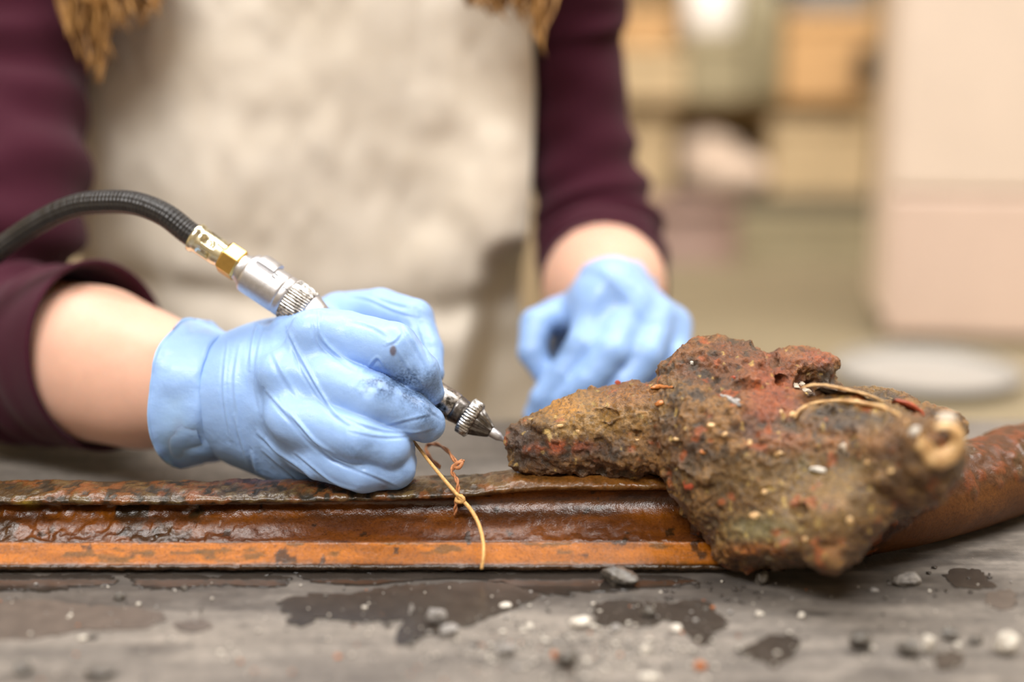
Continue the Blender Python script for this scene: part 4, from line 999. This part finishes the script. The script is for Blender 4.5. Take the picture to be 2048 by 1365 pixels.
def cuff(name, stations, parent, seed, flare=.05):
    """stations: (px, py, Y, radius px) from the wrist outward; double-walled and rolled at the rim"""
    C = resample([np.append(W(a, b, y), RW(r, a, b, y)) for a, b, y, r in stations], 26); axd = np.gradient(C[:, :3], axis=0)
    ringsl = [(C[i, :3], axd[i], C[i, 3], C[i, 3] * .96) for i in range(26)]; e = ringsl[-1]
    ringsl += [(e[0] + axd[-1] * .25, e[1], e[2] * 1.035, e[3] * 1.035), (e[0] + axd[-1] * .5, e[1], e[2] * 1.01, e[3] * 1.01), (e[0] + axd[-1] * .2, e[1], e[2] * .97, e[3] * .97)] + [(C[i, :3], axd[i], C[i, 3] * .965, C[i, 3] * .93) for i in range(24, 8, -2)]
    def rip(i, th):
        t = min(i, 26 + (29 - i) * .8 if i > 28 else i) / 26
        return flare * t * (np.sin(3 * th + seed) * .5 + np.sin(5 * th + 2.1 * seed + t) * .35 + .4 * np.sin(8 * th + 1.3 * seed)) + .012 * np.sin(9 * th + 6 * t + seed)
    V, Fq = loft(ringsl, 120, rip); N = normals(V, Fq); V += N * ((fbm(V, 70, 3, seed) - .5) * .003)[:, None]; c0 = np.repeat(np.array([r[0] for r in ringsl]), 120, 0)
    if np.mean(np.sum((N * (V - c0))[:26 * 120], 1)) < 0: Fq = Fq[:, ::-1]
    z = np.zeros(len(V)); return quads(name, V, Fq, M['glove'], parent, attrs={'grime_shade': z, 'brown': z})


cuff('cuff', [(484, 790, .697, 100), (460, 792, .6995, 117), (434, 791, .7015, 131), (408, 790, .704, 140), (388, 788, .7065, 148)], gloveR, 2)

# left hand, resting behind the crust
HL = dict(
    index=[P_(1195, 622, .808, 44), P_(1168, 690, .790, 37), P_(1128, 748, .786, 33), P_(1088, 800, .784, 30), P_(1070, 830, .786, 24)],
    middle=[P_(1258, 630, .802, 44), P_(1224, 704, .780, 38), P_(1178, 764, .776, 34), P_(1130, 810, .776, 30), P_(1105, 840, .778, 24)],
    ring=[P_(1312, 640, .806, 42), P_(1292, 710, .784, 36), P_(1250, 770, .778, 33), P_(1205, 815, .778, 29), P_(1180, 840, .78, 24)],
    little=[P_(1345, 655, .815, 38), P_(1350, 715, .798, 32), P_(1330, 765, .79, 29), P_(1290, 805, .788, 27), P_(1270, 825, .79, 22)],
    thumb=[P_(1190, 620, .835, 48), P_(1120, 632, .825, 38), P_(1072, 648, .812, 33), P_(1066, 705, .80, 30), P_(1092, 752, .796, 25)])
exL = [(W(1160, 655, .835), W(1118, 748, .832), RW(46, 1150, 650, .83), RW(40, 1118, 740, .83), .01), (W(1205, 640, .832), W(1175, 760, .832), RW(60, 1200, 640, .82), RW(40, 1175, 760, .82), .01), (W(1260, 640, .832), W(1250, 770, .832), RW(60, 1200, 640, .82), RW(40, 1175, 760, .82), .01), (WRL, W(1205, 625, .812), RW(88, 1222, 612, .815), RW(52, 1205, 625, .81), .012), (WRL, W(1265, 632, .808), RW(88, 1222, 612, .815), RW(52, 1265, 632, .81), .012), (W(1250, 625, .825), W(1325, 648, .815), RW(70, 1250, 625, .825), RW(46, 1325, 648, .815), .012)]
lo, hi = fit(HL, .006, exL); gf = Field(lo, hi, .0016); hand_field(gf, HL, 1.0, extra=exL); LV, LF = gf.mesh(); LN = normals(LV, LF); LV += LN * ((fbm(LV, 60, 3, 4) - .5) * .002)[:, None]; pj = proj(LV)
gg = np.clip(.7 * gb(1260, 700, 26, 22) + .8 * gb(1110, 690, 45, 40) + .6 * gb(1200, 790, 70, 25) + .5 * gb(1120, 800, 50, 20), 0, .9) * sstep(.3, .6, fbm(LV, 60, 3, 8))  # grime spots, plus shade painted into the hollow of thumb and index
gloveL = quads('glove', LV, LF, M['glove'], person, attrs={'grime_shade': gg, 'brown': np.zeros(len(LV))}); gloveL['label'] = 'out-of-focus blue glove holding the far side of the crust'
cuff('cuff', [(1222, 612, .815, 84), (1222, 606, .828, 92), (1221, 600, .842, 98), (1220, 596, .852, 104)], gloveL, 5, .03)

SW = lambda px, py, Y, r: (W(px, py, Y), RW(r, px, py, Y))
ARM_R = [(SHR + (.03, .02, .02), .06), (W(40, -60, .935), .053), SW(30, 180, .895, 138), SW(8, 400, .852, 160), SW(-48, 570, .838, 178), SW(-10, 690, .815, 176), SW(95, 714, .785, 174), SW(206, 712, .763, 192)]
ARM_L = [(SHL + (-.02, .02, .02), .062), (W(1140, -80, .99), .044), SW(1150, 100, .99, 98), SW(1165, 300, .985, 106), SW(1194, 450, .97, 122), SW(1205, 545, .93, 125), SW(1210, 580, .895, 128)]
# body: one continuous skin surface from head to wrists and feet
bf = Field((BX - .42, .60, -.92), (BX + .45, 1.26, .86), .0085)
bf.ell((BX, 1.03, .26), (.145, .085, .19), .03); bf.ell((BX, 1.04, .04), (.115, .08, .2), .04); bf.ell((BX, 1.05, -.14), (.15, .10, .15), .04)
bf.cap((BX - .13, 1.02, .385), (BX + .13, 1.02, .385), .045, .045, .04); bf.cap((BX, 1.02, .40), (BX, .985, .52), .055, .05, .03)
hc = np.array((BX, .955, .60)); bf.ell(hc, (.072, .092, .112), .01); bf.ell(hc + (0, -.055, -.06), (.045, .04, .05), .03)
for s_ in (-1, 1):
    bf.ell(hc + (s_ * .076, .01, -.005), (.012, .022, .032), .004); bf.ell(hc + (s_ * .031, -.088, .008), (.016, .012, .011), .006, cut=True)
    bf.cap((BX + s_ * .085, 1.05, -.2), (BX + s_ * .09, 1.05, -.48), .08, .055, .03); bf.cap((BX + s_ * .09, 1.05, -.48), (BX + s_ * .09, 1.07, -.84), .055, .036, .02); bf.cap((BX + s_ * .09, 1.08, -.86), (BX + s_ * .1, .94, -.875), .034, .026, .02)
bf.cap(hc + (0, -.085, .012), hc + (0, -.105, -.022), .010, .013, .008); bf.cap(hc + (-.02, -.092, -.062), hc + (.02, -.092, -.062), .007, .007, .004)
fw = RW(132, 200, 725, .745)
bf.chain([(c, r * .68) for c, r in ARM_R[:6]], .02); bf.chain([(c, r * .68) for c, r in ARM_L[:6]], .02); bf.cap(ARM_L[5][0], WRL + (0, .06, 0), .032, .036, .02); bf.cap(WRL + (0, .06, 0), WRL, .036, .024, .015)
hand_field(bf, {k_: v[:2] for k_, v in HL.items() if k_ != 'thumb'}, .5); 
# the right forearm is seen sharply, so it is meshed finer and joined into the same mesh
MID = W(150, 716, .735); BV, BF = None, None
ff = Field(np.minimum(ELR, WRR) - .06, np.maximum(ELR, WRR) + .06, .003)
farm = [(ELR, RW(118, -55, 700, .83)), SW(90, 718, .786, 142), SW(190, 728, .763, 139), SW(290, 760, .740, 121), SW(420, 788, .708, 98), SW(560, 780, .692, 66)]
ff.chain(farm, .02)
bf.chain(farm, .02)
BV, BF = bf.mesh(); 
# replace the coarse forearm: drop coarse faces beyond mid sleeve toward the wrist, keep the fine one
axf = (WRR - ELR) / np.linalg.norm(WRR - ELR); tl = (BV - ELR) @ axf; dist = np.linalg.norm(BV - ELR - np.outer(tl, axf), axis=1); dead = (tl > .03) & (dist < .075)
keep = ~dead[BF].any(1); BFk = BF[keep]
FV, FF = ff.mesh(); V, Fq = join([(BV, BFk), (FV, FF)])
body = quads('body', V, Fq, M['skin'], person)

# sweater: torso plus two sleeves
sf = Field((BX - .30, .88, -.26), (BX + .30, 1.2, .50), .007)
sf.ell((BX, 1.03, .26), (.158, .098, .20), .03); sf.ell((BX, 1.04, .04), (.128, .093, .2), .04); sf.ell((BX, 1.05, -.14), (.162, .112, .12), .04); sf.cap((BX - .15, 1.02, .37), (BX + .15, 1.02, .37), .06, .06, .04); sf.cap((BX, 1.03, .40), (BX, 1.0, .455), .066, .064, .02)
V, Fq = sf.mesh(); N = normals(V, Fq); V += N * ((fbm(V, 22, 3, 6) - .5) * .012)[:, None]
sweater = quads('sweater', V, Fq, M['knit'], person)


def sleeve(stations, seed, parent, fold=.07, n=150, hem=14, cyc=26):
    C = resample([np.append(c, r) for c, r in stations], n); axd = np.gradient(C[:, :3], axis=0)
    L = np.linspace(0, 1, n); idx = list(range(n)); ringsl = [(C[i, :3], axd[i], C[i, 3], C[i, 3]) for i in idx]
    e = n - 1
    ringsl += [(C[e, :3] + axd[e] * .4, axd[e], C[e, 3] * .985, C[e, 3] * .985)] + [(C[i, :3], axd[i], C[i, 3] * .95, C[i, 3] * .95) for i in range(n - 1, n - 26, -2)]
    g = np.random.default_rng(seed); ph = g.uniform(0, 6, 8)
    def rip(i, th):
        t = L[i] if i < n else L[max(0, n - 1 - (i - n) * 2)]; f_ = sstep(.98, .80, t)
        w = fold * f_ * (.55 * np.sin(cyc * t * 2 * math.pi * .5 + 1.3 * np.sin(th + ph[0]) + ph[1]) * (.5 + .5 * np.sin(th * 2 + ph[2] + 5 * t)) + .5 * np.sin(cyc * .8 * t * math.pi + 2 * np.sin(th + ph[3]) + ph[4]) * (.5 + .5 * np.sin(th + ph[5])))
        return w + .02 * np.sin(2 * th + ph[6] + 4 * t)
    V, Fq = loft(ringsl, 96, rip); N = normals(V, Fq); c0 = np.repeat(np.array([r[0] for r in ringsl]), 96, 0)
    if np.mean(np.sum((N * (V - c0))[:n * 96], 1)) < 0: Fq = Fq[:, ::-1]
    return quads('sleeve', V, Fq, M['knit'], parent)


sleeve(ARM_R, 3, sweater, .13, cyc=32)
sleeve(ARM_L, 8, sweater, .11, cyc=24)

# trousers and shoes, below the table
tf = Field((BX - .22, .88, -.90), (BX + .22, 1.22, -.05), .01)
tf.ell((BX, 1.05, -.16), (.165, .115, .11), .03)
for s_ in (-1, 1): tf.cap((BX + s_ * .085, 1.05, -.22), (BX + s_ * .09, 1.05, -.48), .092, .07, .03); tf.cap((BX + s_ * .09, 1.05, -.48), (BX + s_ * .09, 1.07, -.80), .07, .058, .02)
V, Fq = tf.mesh(); quads('trousers', V, Fq, M['trousers'], person)
for s_ in (-1, 1):
    sh = Field((BX + s_ * .1 - .08, .86, -.91), (BX + s_ * .1 + .08, 1.16, -.76), .006); sh.cap((BX + s_ * .09, 1.08, -.858), (BX + s_ * .1, .93, -.868), .044, .036, .02); sh.cap((BX + s_ * .09, 1.08, -.85), (BX + s_ * .09, 1.075, -.80), .044, .046, .02)
    V, Fq = sh.mesh(); V[:, 2] = np.maximum(V[:, 2], -.899); quads('shoe', V, Fq, M['shoe'], person)
for s_ in (-1, 1):
    e_ = Field(hc + (s_ * .031 - .015, -.095, -.007), hc + (s_ * .031 + .015, -.06, .023), .0015); e_.ell(hc + (s_ * .031, -.079, .008), (.0115, .0105, .0105), .001); V, Fq = e_.mesh(); quads('eye', V, Fq, M['eye'], person)

# apron: a canvas sheet wrapped round the front, with bib, hem thickness and creases
na, nb = 150, 170; aw = np.linspace(-1, 1, na); az = np.linspace(-.42, .40, nb)
AX = np.zeros((na, nb, 3))
edgeL = lambda z: np.interp(z, (-.42, .02, .10, .17, .26, .40), (-.175, -.158, -.146, -.146, -.158, -.150))
edgeR = lambda z: np.interp(z, (-.42, -.02, .05, .085, .12, .20, .30, .40), (.175, .17, .150, .153, .157, .160, .155, .150))
for b_ in range(nb):
    z = az[b_]; l_, r_ = edgeL(z), edgeR(z); x = (l_ + r_) / 2 + aw * (r_ - l_) / 2
    depth = .105 * np.sqrt(np.clip(1 - (x / .20) ** 2, .05, 1)) + .012
    AX[:, b_, 0] = BX + x; AX[:, b_, 1] = 1.03 - depth + .02 * sstep(.1, -.1, z) + .04 * sstep(.118, .145, x + .2 * max(0, .075 - z)) * sstep(.105, .075, z); AX[:, b_, 2] = z
Vf = AX.reshape(-1, 3).copy(); nz = (fbm(Vf * (1.2, 1, .7), 13, 3, 13) - .5) * .030 + (fbm(Vf * (1, 1, .8), 45, 2, 14) - .5) * .006
dip = np.exp(-((Vf[:, 2] - (.062 + .01 * np.sin(Vf[:, 0] * 20))) / .012) ** 2) * .008
Vf[:, 1] -= nz - dip
i = np.arange(na - 1)[:, None]; j = np.arange(nb - 1)[None, :]; Fq = np.stack((i * nb + j, (i + 1) * nb + j, (i + 1) * nb + j + 1, i * nb + j + 1), -1).reshape(-1, 4)
apron = quads('apron', Vf, Fq, M['canvas'], person); sm = apron.modifiers.new('thick', 'SOLIDIFY'); sm.thickness = .0018; sm.offset = 0
for s_ in (-1, 1):
    Cc = resample([(BX + s_ * .13, .945, .395), (BX + s_ * .10, .975, .445), (BX + s_ * .065, 1.02, .475), (BX + s_ * .03, 1.085, .46)], 24); V, Fq = tube(Cc, .009, 10, rad=lambda i, th: 1 - .65 * np.abs(np.sin(th))); quads('strap', V, Fq, M['canvas'], apron)

# hair: cap on the head and long locks falling in front of both shoulders
parts = []; g = np.random.default_rng(11)
for side, n_, pts in ((-1, 90, [(-.095, .955, .52), (-.13, .925, .40), None, None]), (1, 66, [(.09, .955, .52), (.125, .925, .40), None, None])):
    for q in range(n_):
        if side < 0:
            tx = g.uniform(130, 320); ty = np.interp(tx, (130, 160, 215, 240, 330), (55, 105, 165, 60, 30)) * g.uniform(.2, 1.2); a_ = W(tx + g.uniform(-30, 20), -70, .885 + g.uniform(-.01, .012)); b_ = W(tx, ty, .878 + g.uniform(-.008, .01))
        else:
            tx = g.uniform(930, 1095); ty = np.interp(tx, (930, 1000, 1060, 1095), (12, 34, 60, 105)) * g.uniform(.2, 1.2); a_ = W(tx + g.uniform(-20, 30), -70, .885 + g.uniform(-.01, .012)); b_ = W(tx, ty, .88 + g.uniform(-.008, .01))
        root = hc + (side * g.uniform(.045, .085), g.uniform(-.03, .05), g.uniform(.0, .08)); m1 = root + (side * .03, -.01, -.10); m2 = (m1 + a_) / 2 + (side * .01, 0, .01)
        Cc = resample([root, m1, m2, a_, (a_ + b_) / 2 + (g.uniform(-.008, .008), 0, 0), b_], 30); parts.append(tube(Cc, .0022 * np.interp(np.linspace(0, 1, 30), (0, .7, 1), (1, 1, .25)) * g.uniform(.6, 1.2), 7))
hf = Field(hc - .16, hc + .16, .006); hf.ell(hc + (0, .014, .014), (.084, .098, .112), .01); hf.ell(hc + (0, .05, -.05), (.08, .07, .1), .02); hf.ell(hc + (0, -.10, -.045), (.062, .075, .085), .01, cut=True)
V, Fq = hf.mesh(); V += normals(V, Fq) * ((fbm(V * (1, 1, .2), 120, 2, 3) - .5) * .008)[:, None]; parts.append((V, Fq))
V, Fq = join(parts); hr = quads('hair', V, Fq, M['hair'], person); hr['label'] = 'long golden brown hair falling in front of the apron'
